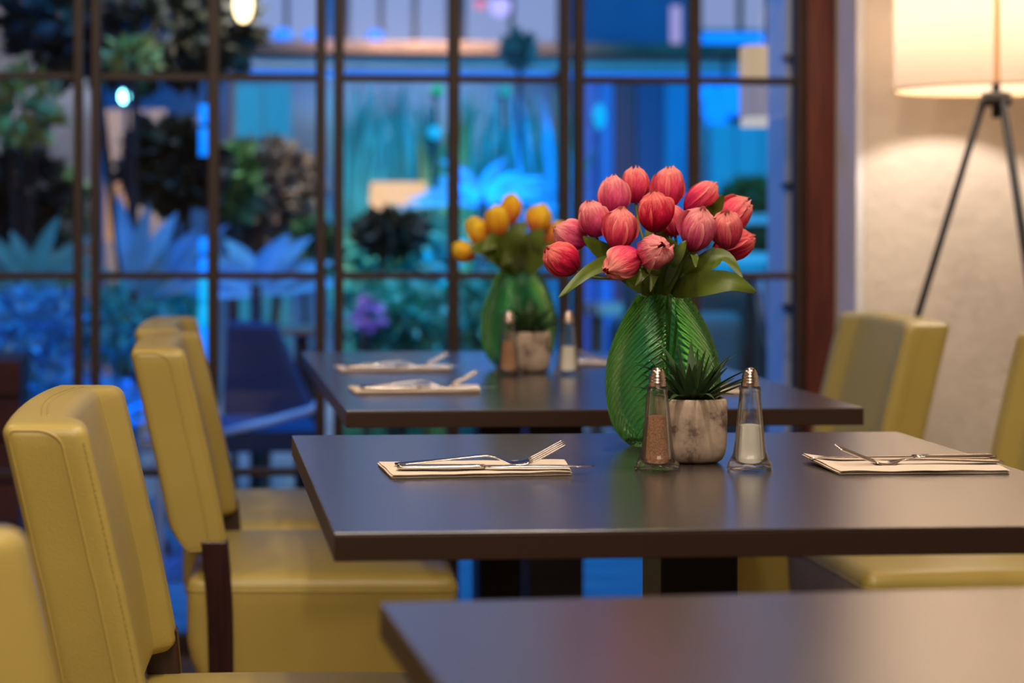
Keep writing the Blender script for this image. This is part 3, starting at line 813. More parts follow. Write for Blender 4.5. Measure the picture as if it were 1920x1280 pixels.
def make_fork(label, pts, rake=0):
    """pts: (s, z) side view from handle end to tine tips; s runs along local +x; y is sideways"""
    t = thing('fork', label, 'fork', group='steel forks')
    (s0, z0), (s1, z1), (s2, z2), (s3, z3) = pts      # end, arch, bowl bottom, tips
    A = [Vector((s, 0, z)) for s, z in pts]
    path = []
    tan = [Vector((1, 0, .04))*(s1-s0), Vector((1, 0, -.02))*(s1-s0)*.6, Vector((1, 0, 0))*(s2-s1), (A[3]-A[2])*1.05]
    path = hermite(A[0], A[1], (A[1]-A[0])*.95, Vector((1, 0, 0))*(s2-s1)*.9, 16)
    path += hermite(A[1], A[2], Vector((1, 0, 0))*(s2-s1)*.9, Vector((1, 0, 0))*(s2-s1)*.8, 14)[1:]
    L3 = (A[3]-A[2]).length
    up = hermite(A[2], A[3], Vector((1, 0, 0))*L3*.9, (A[3]-A[2]).normalized()*L3, 14)[1:]
    mb = MB()
    def width(s):
        if s < s0+.02: return .0072-.0018*max(0, 1-(s-s0)/.006)
        if s < s1: return .0072-.0042*((s-s0-.02)/(s1-s0-.02))
        u = (s-s1)/(s2-s1)
        return .0030+.0082*sstep(.25, .95, u)
    def strip(pth, ws, off, th=.0011):
        b = len(mb.v)
        for i, p in enumerate(pth):
            d = (pth[min(i+1, len(pth)-1)]-pth[max(i-1, 0)]).normalized(); n = Vector((-d.z, 0, d.x))
            w, c = ws(p), off
            for y, h in ((-w, 0), (-w*.5, -1), (w*.5, -1), (w, 0), (w*.5, 1), (-w*.5, 1)):
                mb.v.append(tuple(p+n*h*th*.8+Vector((0, c+y, 0))))
        for i in range(len(pth)-1):
            for k in range(6): mb.f.append((b+i*6+k, b+i*6+(k+1) % 6, b+i*6+6+(k+1) % 6, b+i*6+6+k))
        mb.f.append(tuple(b+k for k in reversed(range(6)))); mb.f.append(tuple(b+(len(pth)-1)*6+k for k in range(6)))
    full = path+up[:4]
    strip(full, lambda p: width(p.x) if p.x <= s2 else .0112, 0)
    mb.build('handle', M['chrome'], t, smooth=True)
    for k in range(4):
        mb = MB(); yy = -.0093+.0062*k
        strip(up[3:], lambda p: .0012-.0005*((p.x-s2)/(s3-s2))**2, yy, .0010)
        mb.build('tine', M['chrome'], t, smooth=True)
    return t
def make_knife(label, L=.222, hl=.098):
    t = thing('table_knife', label, 'knife', group='steel table knives')
    h = MB(); n = 16; vs = []
    for i in range(n+1):
        s = i/n; x = hl*s; w = .0062+.0026*math.sin(PI*s*.9)-.002*(s > .97); th = .0032-.0006*s
        if i == 0: w *= .75; th *= .7
        b = len(h.v)
        for k in range(10):
            a = 2*PI*k/10; h.v.append((x, w*math.cos(a), .0034+th*math.sin(a)))
        if i:
            for k in range(10): h.f.append((b-10+k, b-10+(k+1) % 10, b+(k+1) % 10, b+k))
    h.f.append(tuple(reversed(range(10)))); h.f.append(tuple(n*10+k for k in range(10)))
    # three small decorative grooves show as raised rings near the bolster
    h.build('handle', M['chrome'], t, smooth=True)
    for k in range(3):
        MB().tube([(hl-.012-.003*k, 0, .0034), (hl-.0108-.003*k, 0, .0034)], .0068, 12, flat=.46).build('ring', M['chrome'], t, smooth=True)
    bl = MB(); m = 18
    for i in range(m+1):
        s = i/m; x = hl+(L-hl)*s; w = .0045+.0055*sstep(0, .18, s); y0 = -.0045-.0055*sstep(0, .15, s)*(1); y1 = .0055
        if s > .75: y0 += .0125*((s-.75)/.25)**2.2
        b = len(bl.v); th = .0011-.0004*s
        bl.v += [(x, y0, .0034), (x, (y0+y1)/2, .0034+th), (x, y1, .0034+th), (x, y1, .0034-th), (x, (y0+y1)/2, .0034-th)]
        if i:
            for k in range(5): bl.f.append((b-5+k, b-5+(k+1) % 5, b+(k+1) % 5, b+k))
    bl.f.append((4, 3, 2, 1, 0)); bl.f.append(tuple(m*5+k for k in range(5)))
    bl.build('blade', M['chrome'], t, smooth=True)
    return t
NTOP = TZ+.0052
n1 = napkin('folded cream napkin at the near left of the middle table, under fork and knife', [(.2155,2.032),(.4180,2.047),(.4310,2.150),(.2110,2.142)], 0, 1)
k1 = make_knife('steel knife on the left napkin of the middle table, blade past the edge'); k1.location = (.2245, 2.062, NTOP); k1.rotation_euler = (0, 0, R(-1.0))
f1 = make_fork('steel fork on the left napkin of the middle table, tines raised', [(0, .0035), (.104, .0125), (.1375, .0030), (.1930, .0270)])
f1.location = (.2255, 2.094, NTOP-.001); f1.rotation_euler = (R(9), 0, R(.5))
n2 = napkin('cream napkin with a lifted corner at the right of the middle table', [(.7175,2.036),(.9125,2.034),(.9300,2.138),(.7130,2.150)], .006, 5)
k2 = make_knife('steel knife on the right napkin of the middle table, behind the fork'); k2.location = (.9440-.012, 2.118, NTOP); k2.rotation_euler = (0, 0, R(180.0))
f2 = make_fork('steel fork on the right napkin of the middle table, tines curving up', [(0, .0030), (.112, .0065), (.136, .0022), (.1960, .0215)])
f2.location = (.9260, 2.085, NTOP-.001); f2.rotation_euler = (R(-9), 0, R(180.5))
# settings on the window table
for dx, dy, a, src, lbs in (
    (.043, .944, 0, (n1, k1, f1), ('cream napkin at the near left of the window table', 'blurred knife on the near left napkin of the window table', 'blurred fork on the near left napkin of the window table')),
    (.052, 1.358, 0, (n1, k1, f1), ('cream napkin at the far left of the window table', 'blurred knife on the far left napkin of the window table', 'blurred fork on the far left napkin of the window table')),
    (.010, 1.483, 0, (n2, k2, f2), ('cream napkin at the far right of the window table, beside the salt', 'blurred knife on the far right napkin of the window table', 'blurred fork on the far right napkin of the window table')),
    (-.020, .915, 0, (n2, k2, f2), ('cream napkin at the near right of the window table, behind the sharp salt shaker', 'knife on the near right napkin of the window table', 'fork on the near right napkin of the window table'))):
    for s_, lb in zip(src, lbs):
        c = copy_tree(s_, lb); c.location = s_.location+Vector((dx, dy, 0))

# ------------------------------------------------------------------ floor lamp
def shade_mat():
    m = bpy.data.materials.new('cream_shade'); m.use_nodes = True; nt = m.node_tree; nt.nodes.clear()
    o = nt.nodes.new('ShaderNodeOutputMaterial'); mx = nt.nodes.new('ShaderNodeMixShader'); mx.inputs[0].default_value = .55
    d = nt.nodes.new('ShaderNodeBsdfDiffuse'); t = nt.nodes.new('ShaderNodeBsdfTranslucent')
    d.inputs[0].default_value = (.70, .59, .47, 1); t.inputs[0].default_value = (.30, .235, .175, 1)
    nt.links.new(d.outputs[0], mx.inputs[1]); nt.links.new(t.outputs[0], mx.inputs[2]); nt.links.new(mx.outputs[0], o.inputs[0])
    return m
M['shade'] = shade_mat(); M['shade_trim'] = mat('shade_trim', (.55, .34, .14), .8); M['strip_cloth'] = shade_mat(); [setattr(x.inputs[0], 'default_value', (1.0, .58, .26, 1)) for x in M['strip_cloth'].node_tree.nodes if x.type == 'BSDF_TRANSLUCENT']
M['bulb'] = emit('warm_bulb', (1, .78, .5), 8)
def lamp(label, loc, power, legs=True):
    t = thing('floor_lamp', label, 'lamp', loc, 0, None)
    r = .212; z0, z1 = 1.31, 1.60
    s = MB(); s.lathe([(r, z0), (r, z1)], 64, cap=(False, False)); s.build('lamp_shade', M['shade'], t, smooth=True)
    MB().lathe([(r+.001, z0), (r+.002, z0+.004), (r-.002, z0+.004), (r-.002, z0)], 64, cap=(False, False)).build('shade_ring', M['shade_trim'], t, smooth=True)
    sm = MB().add([(-.006, -r-.0014, z0), (.006, -r-.0014, z0), (.006, -r-.0014, z1), (-.006, -r-.0014, z1)], [(0, 1, 2, 3)]).build('shade_trim', M['strip_cloth'], t); sm.rotation_euler = (0, 0, R(-23.4))  # narrow tan strip down the drum, on the camera side
    MB().tube([(0, 0, 1.25), (0, 0, 1.39)], .009, 12).build('bulb_holder', M['blacksteel'], t, smooth=True)
    MB().ball((0, 0, 1.43), .028, 8, (1, 1, 1.3)).build('bulb', M['bulb'], t, smooth=True)
    for a in (155, 35, 275):
        x, y = math.cos(R(a)), math.sin(R(a))
        MB().tube([(x*.022, y*.022, 1.30), (x*.40, y*.40*.97, 0)], [.0078, .0068], 10).build('leg', M['lampleg'], t, smooth=True)
    MB().lathe([(.03, 1.275), (.032, 1.28), (.032, 1.30), (.028, 1.305)], 24).build('leg_hub', M['blacksteel'], t, smooth=True)
    ld = bpy.data.lights.new('bulb_light', 'POINT'); ld.energy = power; ld.color = (1, .86, .74); ld.shadow_soft_size = .035
    lo = bpy.data.objects.new('bulb_light', ld); COL.objects.link(lo); lo.parent = t; lo.location = (0, 0, 1.50)
    return t
lamp('tripod floor lamp with a cream drum shade before the plaster wall', (1.730, 3.93, 0), 17)

# ================================================================== courtyard behind the glass
G = {}
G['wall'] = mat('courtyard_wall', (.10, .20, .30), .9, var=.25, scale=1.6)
G['rock'] = mat('grey_rock', (.20, .20, .19), .9, col2=(.09, .075, .06), scale=2.2, bump=.5, bscale=6, bdist=.03)
G['board'] = mat('brown_board', (.18, .09, .05), .6, var=.2)
G['redboard'] = mat('dark_red_board', (.10, .018, .014), .6, var=.2)
G['cream'] = mat('cream_fascia', (.55, .48, .42), .7, var=.06)
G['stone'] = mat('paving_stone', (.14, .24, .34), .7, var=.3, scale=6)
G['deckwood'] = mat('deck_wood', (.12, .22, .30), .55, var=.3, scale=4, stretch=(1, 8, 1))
G['green'] = mat('shrub_green', (.05, .13, .03), .6, var=.5, scale=3)
G['olive'] = mat('shrub_olive', (.34, .34, .08), .6, var=.4, scale=3)
G['dark'] = mat('shrub_dark', (.018, .025, .012), .6, var=.5, scale=3)
G['brown'] = mat('shrub_brown', (.15, .11, .07), .7, var=.4, scale=3)
G['pale'] = mat('blue_lit_leaf', (.10, .42, .60), .45, var=.3, scale=5)  # blue of the garden light is put into this leaf colour
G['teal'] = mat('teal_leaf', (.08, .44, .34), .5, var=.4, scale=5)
G['bark'] = mat('bark', (.05, .035, .025), .9)
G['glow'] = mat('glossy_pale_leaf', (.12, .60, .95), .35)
G['navy'] = mat('navy_fabric', (.03, .05, .14), .8)
G['paint'] = mat('pale_blue_paint', (.55, .68, .80), .4)
G['tabletop'] = mat('outdoor_table_wood', (.36, .20, .12), .6, var=.2, scale=6)
G['white'] = mat('white_render', (.74, .72, .72), .85)
G['sofa'] = mat('taupe_fabric', (.10, .075, .065), .9, var=.15)
G['curtain'] = mat('patterned_curtain', (.62, .64, .68), .9, col2=(.12, .22, .36), scale=9)
G['mauve'] = mat('mauve_flower', (.42, .16, .45), .7)
G['led'] = emit('blue_led', (.0, .20, 1.0), 1.6)
G['led2'] = emit('cyan_led', (.0, .46, 1.0), 1.1)
G['led3'] = emit('bright_spot_led', (.25, .9, 1.0), 14)
G['ledl'] = emit('lilac_tube', (.40, .36, .75), .9)
G['litwin'] = emit('lit_window', (.24, .30, .54), 1.0)
G['litwarm'] = emit('warm_lamp_fabric', (1.0, .62, .34), .95)
G['warmhot'] = emit('warm_bulb_glass', (1.0, .72, .38), 5.0)

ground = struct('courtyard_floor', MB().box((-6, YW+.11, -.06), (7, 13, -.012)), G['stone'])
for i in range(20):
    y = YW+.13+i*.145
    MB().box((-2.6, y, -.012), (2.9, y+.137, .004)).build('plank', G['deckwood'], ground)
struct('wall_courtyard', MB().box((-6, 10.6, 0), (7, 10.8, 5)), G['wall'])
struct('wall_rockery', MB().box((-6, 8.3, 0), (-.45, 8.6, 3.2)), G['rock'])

def pxbox(mb, x0, y0, x1, y1, Y, d):
    a, b = P(x0, y1, Y), P(x1, y0, Y); return mb.box((a.x, Y, a.z), (b.x, Y+d, b.z))
# terrace front across the yard
tr = thing('terrace_canopy', 'brown and cream canopy edge running across the courtyard', 'canopy', (0, 9.4, 0))
def local(mb, t): mb.v = [tuple(Vector(v)-t.location) for v in mb.v]; return mb
local(pxbox(MB(), 425, 84, 1600, 97, 9.35, .5), tr).build('ledge', G['board'], tr, bevel=.005)
local(pxbox(MB(), 432, 99, 1600, 128, 9.42, .3), tr).build('fascia', G['cream'], tr, bevel=.005)
for x in (436, 1046, 1610):
    local(pxbox(MB(), x-8, 128, x+8, 1010, 9.5, .06), tr).build('post', G['board'], tr)
local(pxbox(MB(), 430, 131, 1400, 139, 9.60, .03), tr).build('light_strip', G['led'], tr, props={'label': 'blue light strip under the canopy'})

def window_far(label, x0, y0, x1, y1, Y, split=2):
    t = thing('lit_window', label, 'window', P((x0+x1)/2, y1, Y), 0, 'lit windows above the canopy')
    local(pxbox(MB(), x0, y0, x1, y1, Y+.03, .01), t).build('pane', G['litwin'], t)
    w_ = (x1-x0)/split
    for k in range(split+1):
        x = x0+w_*k; local(pxbox(MB(), x-5, y0, x+5, y1, Y, .03), t).build('frame', G['board'], t)
    local(pxbox(MB(), x0, y1-5, x1, y1+4, Y, .05), t).build('sill', G['cream'], t)
window_far('lilac lit window over the canopy left of the first double frame', 468, -330, 608, 80, 10.5)
window_far('lilac lit window over the canopy left part of the second door leaf', 652, -330, 842, 82, 10.5, 3)
window_far('lit window over the canopy behind the small pink lamp', 870, -330, 1050, 82, 10.5, 2)
window_far('grey-blue window over the canopy next to the window post', 1312, -330, 1466, 60, 10.5, 2)
def lampglow(name, label, x, y, Y, r, m, sc=(1, 1, 1), cat='light', group=None, stalk=None):
    c = P(x, y, Y); t = thing(name, label, cat, c, 0, group)
    MB().ball((0, 0, 0), r, 10, sc).build('bulb', m, t, smooth=True)
    e = stalk or 'up'
    if e == 'up': MB().tube([(0, 0, r*sc[2]*.9), (0, 0, r*sc[2]+.25)], .006, 8).build('rod', M['blacksteel'], t)
    if e == 'up': MB().lathe([(r*.9, r*sc[2]*.75), (r*.5, r*sc[2]*1.2)], 16).build('socket', M['blacksteel'], t)
    if e == 'back' and name == 'garden_spot': MB().tube([(0, r+.05, -.01), (0, r+.05, -c.z)], .006, 8).build('stake', M['blacksteel'], t)
    if e == 'back': MB().tube([(0, r*.9, 0), (0, r+.1, -.02)], r*.6, 10).build('housing', M['blacksteel'], t)
    return t
lampglow('spotlight', 'dazzling white-green spotlight in the leaves', 233, 181, 6.6, .017, G['led3'], (1, 1, 1.35), stalk='back')
lampglow('pendant_light', 'warm glowing pendant bulb at the top of the window', 456, 8, 6.2, .032, G['warmhot'], (1, 1, 1.9))
lampglow('wall_light', 'blue glow below the lilac window, farthest left of three', 530, 66, 9.9, .05, G['led'], (1.1, 1, .8), group='blue wall lights over the canopy', stalk='back')
lampglow('wall_light', 'blue glow below the lilac window, middle of three', 587, 68, 9.9, .05, G['led'], (1.1, 1, .8), group='blue wall lights over the canopy', stalk='back')
lampglow('wall_light', 'blue glow below the wide window, farthest right of three', 704, 67, 9.9, .045, G['led'], (1, 1, .8), group='blue wall lights over the canopy', stalk='back')
lampglow('globe_lamp', 'lilac globe lamp at the top beside a pink one', 938, 12, 8.6, .05, emit('lilac_globe', (.45, .42, 1), 1.3), stalk='up')
lampglow('globe_lamp', 'small pink globe lamp at the top of the window', 900, 8, 8.6, .028, emit('pink_globe', (.75, .25, .42), 1.0), stalk='up')
lampglow('garden_spot', 'round azure spot left of the third thick mullion', 815, 248, 7.6, .028, G['led2'], stalk='back')
lampglow('garden_spot', 'small green spot high by the glazing bar', 820, 168, 7.6, .022, emit('green_led', (.0, .45, .16), .9), (1.3, 1, .9), stalk='back')
lampglow('garden_spot', 'small teal spot above the glowing palm', 948, 170, 7.6, .024, emit('teal_led', (.0, .4, .42), .8), stalk='back')
lampglow('garden_spot', 'tall narrow azure spot on the blue wall', 1124, 218, 8.2, .026, G['led2'], (1, 1, 2.2), stalk='back')
tube_l = MB(); a = P(1267, 84, 9.5); b = P(1267, 12, 9.5)
tag(MB().tube([a, b], .028, 10).build('tube_light', G['ledl']), 'short upright lilac tube light above the canopy', 'light')
# LED column
lc = thing('light_column', 'tall blue light column behind the two rear chairs', 'light', P(382, 700, 5.8))
c0 = P(382, 1000, 5.8).x
for y0, y1, m in ((196, 232, 'led'), (240, 292, 'led'), (446, 474, 'led'), (482, 512, 'led'), (522, 566, 'led2'), (570, 610, 'led2'), (614, 700, 'led')):
    a, b = P(382, y1, 5.8), P(382, y0, 5.8)
    local(MB().tube([a, b], .015, 12), lc).build('tube', G[m], lc, smooth=True)
a, b = P(391, 150, 5.84), P(391, 1010, 5.84)
local(MB().tube([(b.x, b.y, 0), a], .006, 8), lc).build('pole', M['blacksteel'], lc)
# horizontal tube by the post and hydrangea-like cluster of blue lights
tag(MB().tube([P(1318, 73, 9.5), P(1446, 73, 9.5)], .030, 10).build('tube_light', G['led'], smooth=True), 'level blue tube light beside the window post', 'light')
cl = thing('light_cluster', 'bunch of round blue lights hanging under the canopy', 'light', P(1360, 240, 9.25))
for i, (x, y, r) in enumerate(((1330,176,.045),(1362,172,.04),(1392,164,.045),(1340,206,.05),(1374,196,.05),(1328,228,.032),(1352,226,.03),(1398,185,.03))):
    c = P(x, y, 9.25+.04*(i % 3)); local(MB().ball(c, r*1.2, 8), cl).build('globe', G['led'], cl, smooth=True)
local(MB().tube([P(1360, 92, 9.40), P(1360, 128, 9.40), P(1360, 200, 9.30)], .01, 8), cl).build('rod', M['blacksteel'], cl)

# --- foliage
def leaf_cloud(n, rad, size, seed, flat=1.0, up=.0):
    rnd = random.Random(seed); mb = MB()
    for _ in range(n):
        while True:
            p = Vector((rnd.uniform(-1, 1), rnd.uniform(-1, 1), rnd.uniform(-1, 1)))
            if p.length < 1 and p.length > .25: break
        c = Vector((p.x*rad[0], p.y*rad[1], p.z*rad[2]))
        d = (p.normalized()+Vector((rnd.uniform(-1, 1), rnd.uniform(-1, 1), rnd.uniform(-1, 1)+up))*.9).normalized()
        s = d.cross(Vector((rnd.uniform(-1, 1), rnd.uniform(-1, 1), rnd.uniform(-1, 1)))).normalized(); nn = d.cross(s)
        L = size*rnd.uniform(.6, 1.3); W = L*.32
        mb.add([c, c+d*L*.45+s*W+nn*W*.3, c+d*L, c+d*L*.45-s*W+nn*W*.3, c+d*L*.5], [(0, 1, 4), (1, 2, 4), (2, 3, 4), (3, 0, 4)])
    return mb
def shrub(name, label, x, y, Y, rx, ry, m, n=900, size=.07, seed=1, cat='plant', dy=.13, group=None, trunk=True):
    c = P(x, y, Y); k = Y/FPX
    t = thing(name, label, cat, (c.x, c.y, 0), 0, group)
    mb = leaf_cloud(n, (rx*k, dy, ry*k), size, seed); mb.v = [(v[0], v[1], v[2]+c.z) for v in mb.v]
    mb.build('foliage', G[m], t, props={'kind': 'stuff'})
    if trunk:
        rnd = random.Random(seed)
        for q in range(3):
            a = rnd.uniform(0, 6.28); e = Vector((math.cos(a)*rx*k*.5, math.sin(a)*dy*.5, c.z+ry*k*rnd.uniform(-.2, .5)))
            MB().tube([(0, 0, 0), (e.x*.3, e.y*.3, c.z*.5), e], [.014, .011, .004], 6).build('branch', G['bark'], t)
    return t
def blades(name, label, x, y0, Y, n, L, W, spread, m, seed, lean=(0, 0), curl=.6, cat='plant', single=True):
    """fan of long leaves rooted at pixel (x, y0)"""
    c = P(x, y0, Y); t = thing(name, label, cat, (c.x, c.y, max(0, c.z-.0)), 0)
    rnd = random.Random(seed)
    if c.z > .06: MB().tube([(0, 0, -c.z), (0, 0, .02)], .02, 8).build('stem', G['bark'], t)
    acc = MB()
    for i in range(n):
        a = (i/(max(1, n-1))-.5)*spread+rnd.uniform(-.08, .08)+lean[0]; yy = rnd.uniform(-.5, .5)
        d = Vector((math.sin(a), yy*.5, math.cos(a))).normalized(); l = L*rnd.uniform(.75, 1.1)
        side = d.cross(Vector((0, -1, .2))).normalized(); mb = MB(); N = 9
        for j in range(N+1):
            s = j/N; p = d*l*s+Vector((math.copysign(1, math.sin(a) or 1)*curl*l*.28*s*s, 0, -curl*l*.32*s*s))
            w_ = W*max(.04, math.sin(PI*min(1, .1+.9*s)))**.8
            mb.v += [tuple(p-side*w_*.5+Vector((0, -.12*w_, 0))), tuple(p), tuple(p+side*w_*.5+Vector((0, -.12*w_, 0)))]
            if j:
                q = 3*j; mb.f += [(q-3, q-2, q+1, q), (q-2, q-1, q+2, q+1)]
        if single: mb.build('leaf', G[m], t, smooth=True)
        else: acc.add(mb.v, mb.f)
    if not single: acc.build('blades', G[m], t, smooth=True, props={'kind': 'stuff'})
    return t
# left: tree against grey rock
shrub('leafy_tree', 'dark overhanging tree with few green leaves, upper left', 250, 40, 6.7, 230, 110, 'dark', 1500, .09, 3, 'tree', .35)
shrub('leafy_tree', 'olive-green lit branch at the upper left behind the first narrow pane', 40, 200, 6.4, 60, 62, 'olive', 150, .085, 4, 'tree', .15)
shrub('leafy_tree', 'small green lit twig just above the upper glazing bar', 252, 105, 6.2, 42, 22, 'olive', 120, .06, 5, 'tree', .1)
shrub('shrub', 'dark shrub near the far left edge of the window', 40, 370, 7.0, 75, 80, 'dark', 500, .08, 6)
shrub('shrub', 'green shrub sprig beside the first double mullion', 122, 400, 7.5, 30, 70, 'green', 200, .07, 7)
shrub('shrub', 'nearly black shrub in front of the light column', 325, 310, 6.3, 85, 75, 'dark', 1100, .07, 8)
shrub('shrub', 'brownish round shrub in the third pane from the left', 500, 370, 7.0, 95, 95, 'brown', 1500, .065, 9)
shrub('shrub', 'dark green bush close by the third pane, left side', 440, 340, 6.6, 40, 60, 'green', 350, .06, 10)
shrub('shrub', 'green bush low at the second double mullion', 585, 470, 6.6, 40, 45, 'green', 420, .06, 11)
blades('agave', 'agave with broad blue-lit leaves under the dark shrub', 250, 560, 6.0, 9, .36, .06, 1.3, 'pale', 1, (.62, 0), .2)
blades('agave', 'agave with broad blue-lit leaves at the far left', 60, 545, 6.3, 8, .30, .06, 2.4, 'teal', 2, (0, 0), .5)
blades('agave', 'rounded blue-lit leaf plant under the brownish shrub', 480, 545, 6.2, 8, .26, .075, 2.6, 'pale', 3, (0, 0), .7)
shrub('ground_cover', 'low blue-lit ground plants at the lower left panes', 50, 620, 6.2, 120, 75, 'pale', 1600, .055, 12, 'plant', .5, None, False)
shrub('ground_cover', 'low teal ground plants between the two left double mullions', 270, 610, 6.2, 110, 70, 'teal', 1200, .055, 13, 'plant', .4, None, False)
shrub('ground_cover', 'blue-lit bedding plants just outside the lower left glass', 90, 760, 5.9, 170, 60, 'pale', 1500, .05, 14, 'plant', .4, None, False)
pb = thing('planter_box', 'dark red-brown planter box outside the lowest left pane', 'planter', (P(-60, 800, 4.95).x, 4.95, 0))
zz = [P(0, y, 4.95).z for y in (985, 905, 825, 745, 672)]
for k in range(4):
    local(MB().box((P(-260, 800, 4.95).x, 4.95, zz[k]+.004), (P(38, 800, 4.95).x, 5.25, zz[k+1]-.004)), pb).build('board', G['redboard'], pb, bevel=.004)
for x in (-255, 20): local(MB().box((P(x, 800, 4.95).x, 4.97, .004), (P(x+14, 800, 4.95).x, 5.2, zz[0]+.004)), pb).build('leg', G['redboard'], pb)
local(MB().box((P(-250, 800, 4.95).x, 4.96, zz[3]), (P(30, 800, 4.95).x, 5.24, zz[4]-.03)), pb).build('soil', M['soil'], pb)
# centre: reeds in front of a lit lamp
shrub('shrub', 'dark teal bush under the warm lamp glow', 750, 470, 7.2, 105, 62, 'teal', 1500, .07, 15)
shrub('shrub', 'dark foliage close below the warm lamp glow', 735, 436, 6.8, 62, 30, 'dark', 500, .06, 16)
shrub('flower_bed', 'teal flower bed with mauve blooms beyond the window table', 745, 600, 6.6, 110, 60, 'teal', 1500, .06, 17)
shrub('flower', 'mauve blossoms in the flower bed', 690, 590, 6.4, 28, 26, 'mauve', 60, .04, 18, 'flower', .1)
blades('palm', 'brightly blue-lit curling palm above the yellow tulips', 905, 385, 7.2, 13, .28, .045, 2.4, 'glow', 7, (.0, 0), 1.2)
shrub('shrub', 'blue-teal bush behind the far vase', 930, 590, 6.8, 90, 70, 'teal', 1200, .065, 19)
shrub('shrub', 'blue-teal bush at the back under the palm', 980, 400, 8.6, 100, 110, 'pale', 900, .06, 20)
shrub('hanging_basket', 'dark hanging basket of foliage before the canopy', 975, 92, 7.8, 22, 24, 'brown', 260, .05, 21, 'basket', .1)
def floor_light(label, x0, y0, x1, y1, Y, m):
    a, b = P(x0, y1, Y), P(x1, y0, Y); r = (b.x-a.x)/2; cx = (a.x+b.x)/2
    t = thing('outdoor_lamp', label, 'lamp', (cx, Y, 0))
    MB().lathe([(r, a.z), (r*.92, b.z)], 32, cap=(False, False)).build('lamp_shade', m, t, smooth=True)
    MB().tube([(0, 0, .03), (0, 0, b.z)], .012, 10).build('pole', M['blacksteel'], t)
    MB().lathe([(r*.6, 0), (r*.6, .02), (.02, .03)], 24).build('base', M['blacksteel'], t)
    return t
floor_light('wide warm-lit drum lamp glowing through the reeds', 690, 342, 803, 412, 7.45, G['litwarm'])
floor_light('narrow warm-lit lamp beside the first double mullion', 196, 335, 254, 450, 7.6, emit('amber_lamp_fabric', (.75, .40, .20), .62))
floor_light('slim warm-lit lamp behind the second double mullion', 594, 345, 606, 505, 7.6, emit('ochre_lamp_fabric', (.42, .26, .12), .6))
# tan wall panel behind the narrow lamp
pn = thing('wooden_screen', 'tan wooden screen behind the narrow warm lamp', 'screen', P(260, 330, 8.2))
for k in range(3):
    local(pxbox(MB(), 196+k*40, 205, 232+k*40, 842, 8.2, .03), pn).build('panel', mat('tan_panel', (.40, .24, .14), .7), pn)
def strands(label, x0, x1, yt, yb, Y, n, wd, m, seed, name='bamboo_screen'):
    a, b = P(x0, yb, Y), P(x1, yt, Y); t = thing(name, label, 'plant', ((a.x+b.x)/2, Y, 0)); rnd = random.Random(seed); mb = MB()
    for i in range(n):
        x = rnd.uniform(a.x, b.x)-t.location.x; y = rnd.uniform(-.11, .11); zt = rnd.uniform(a.z+(b.z-a.z)*.35, b.z); ln = rnd.uniform(-.12, .12); w_ = wd*rnd.uniform(.5, 1.3)
        z0 = rnd.choice((0, 0, max(0, zt-rnd.uniform(.3, .7)))); q = len(mb.v); N = 8
        for j in range(N+1):
            s_ = j/N; z = z0+(zt-z0)*s_; ww = w_*max(.08, math.sin(PI*min(1, .15+.85*s_)))
            mb.v += [(x+ln*s_*s_-ww/2, y-.1*s_*s_, z), (x+ln*s_*s_+ww/2, y-.1*s_*s_+.2*ww, z)]
            if j: k = q+2*j; mb.f.append((k-2, k-1, k+1, k))
    mb.build('canes', G[m], t, props={'kind': 'stuff'})
    return t
strands('teal bamboo canes across the panes left of the yellow tulips', 640, 850, 150, 640, 7.95, 380, .036, 'teal', 51)
strands('olive bamboo canes by the right half of the reed pane', 806, 850, 160, 640, 7.6, 40, .034, 'olive', 52)
strands('blue-green bamboo canes behind the yellow tulips and the curling palm', 858, 1060, 155, 640, 8.1, 300, .036, 'teal', 53)
strands('pale blue canes close to the third double mullion', 990, 1060, 160, 640, 7.75, 40, .030, 'pale', 54)
lt = thing('paper_lantern', 'cream lit lantern with a white lower rim beside the window post', 'lantern', P(1436, 235, 5.1))
local(MB().tube([P(1436, 83, 5.1), P(1436, -300, 5.1)], .004, 6), lt).build('cord', M['blacksteel'], lt)
local(pxbox(MB(), 1404, 84, 1467, 148, 5.08, .09), lt).build('upper_shade', emit('cream_lantern_paper', (.80, .58, .36), .62), lt, bevel=.003)
local(pxbox(MB(), 1404, 149, 1467, 218, 5.08, .09), lt).build('lower_shade', emit('lilac_lantern_paper', (.45, .43, .62), .45), lt, bevel=.003)
local(pxbox(MB(), 1408, 218, 1470, 236, 5.075, .10), lt).build('rim', emit('white_lantern_rim', (.62, .60, .62), .8), lt, bevel=.003)
# right: blue wall panels
bl = thing('blue_wall_panels', 'blue-lit wall panels beyond the fourth door leaf', 'panel', P(1200, 800, 9.3))
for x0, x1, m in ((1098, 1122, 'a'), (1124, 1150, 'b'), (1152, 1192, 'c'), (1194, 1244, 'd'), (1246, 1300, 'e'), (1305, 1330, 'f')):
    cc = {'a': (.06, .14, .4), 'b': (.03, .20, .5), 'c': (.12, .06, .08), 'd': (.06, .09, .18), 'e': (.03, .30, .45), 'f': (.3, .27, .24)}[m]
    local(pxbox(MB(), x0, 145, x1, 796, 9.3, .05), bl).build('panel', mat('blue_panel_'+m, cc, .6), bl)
local(pxbox(MB(), 1100, 700, 1330, 712, 9.26, .05), bl).build('rail', G['board'], bl)
tw = thing('turquoise_board', 'turquoise board between canopy and green planters', 'panel', P(1400, 700, 9.0))
for k in range(3):
    local(pxbox(MB(), 1332+k*48, 232, 1378+k*48, 808, 9.0, .04), tw).build('panel', mat('turquoise_paint', (.06, .50, .55), .6), tw)
cb = thing('turquoise_board', 'wall panel coloured turquoise as if cyan-lit, high behind the brownish round shrub', 'panel', P(495, 700, 8.85))
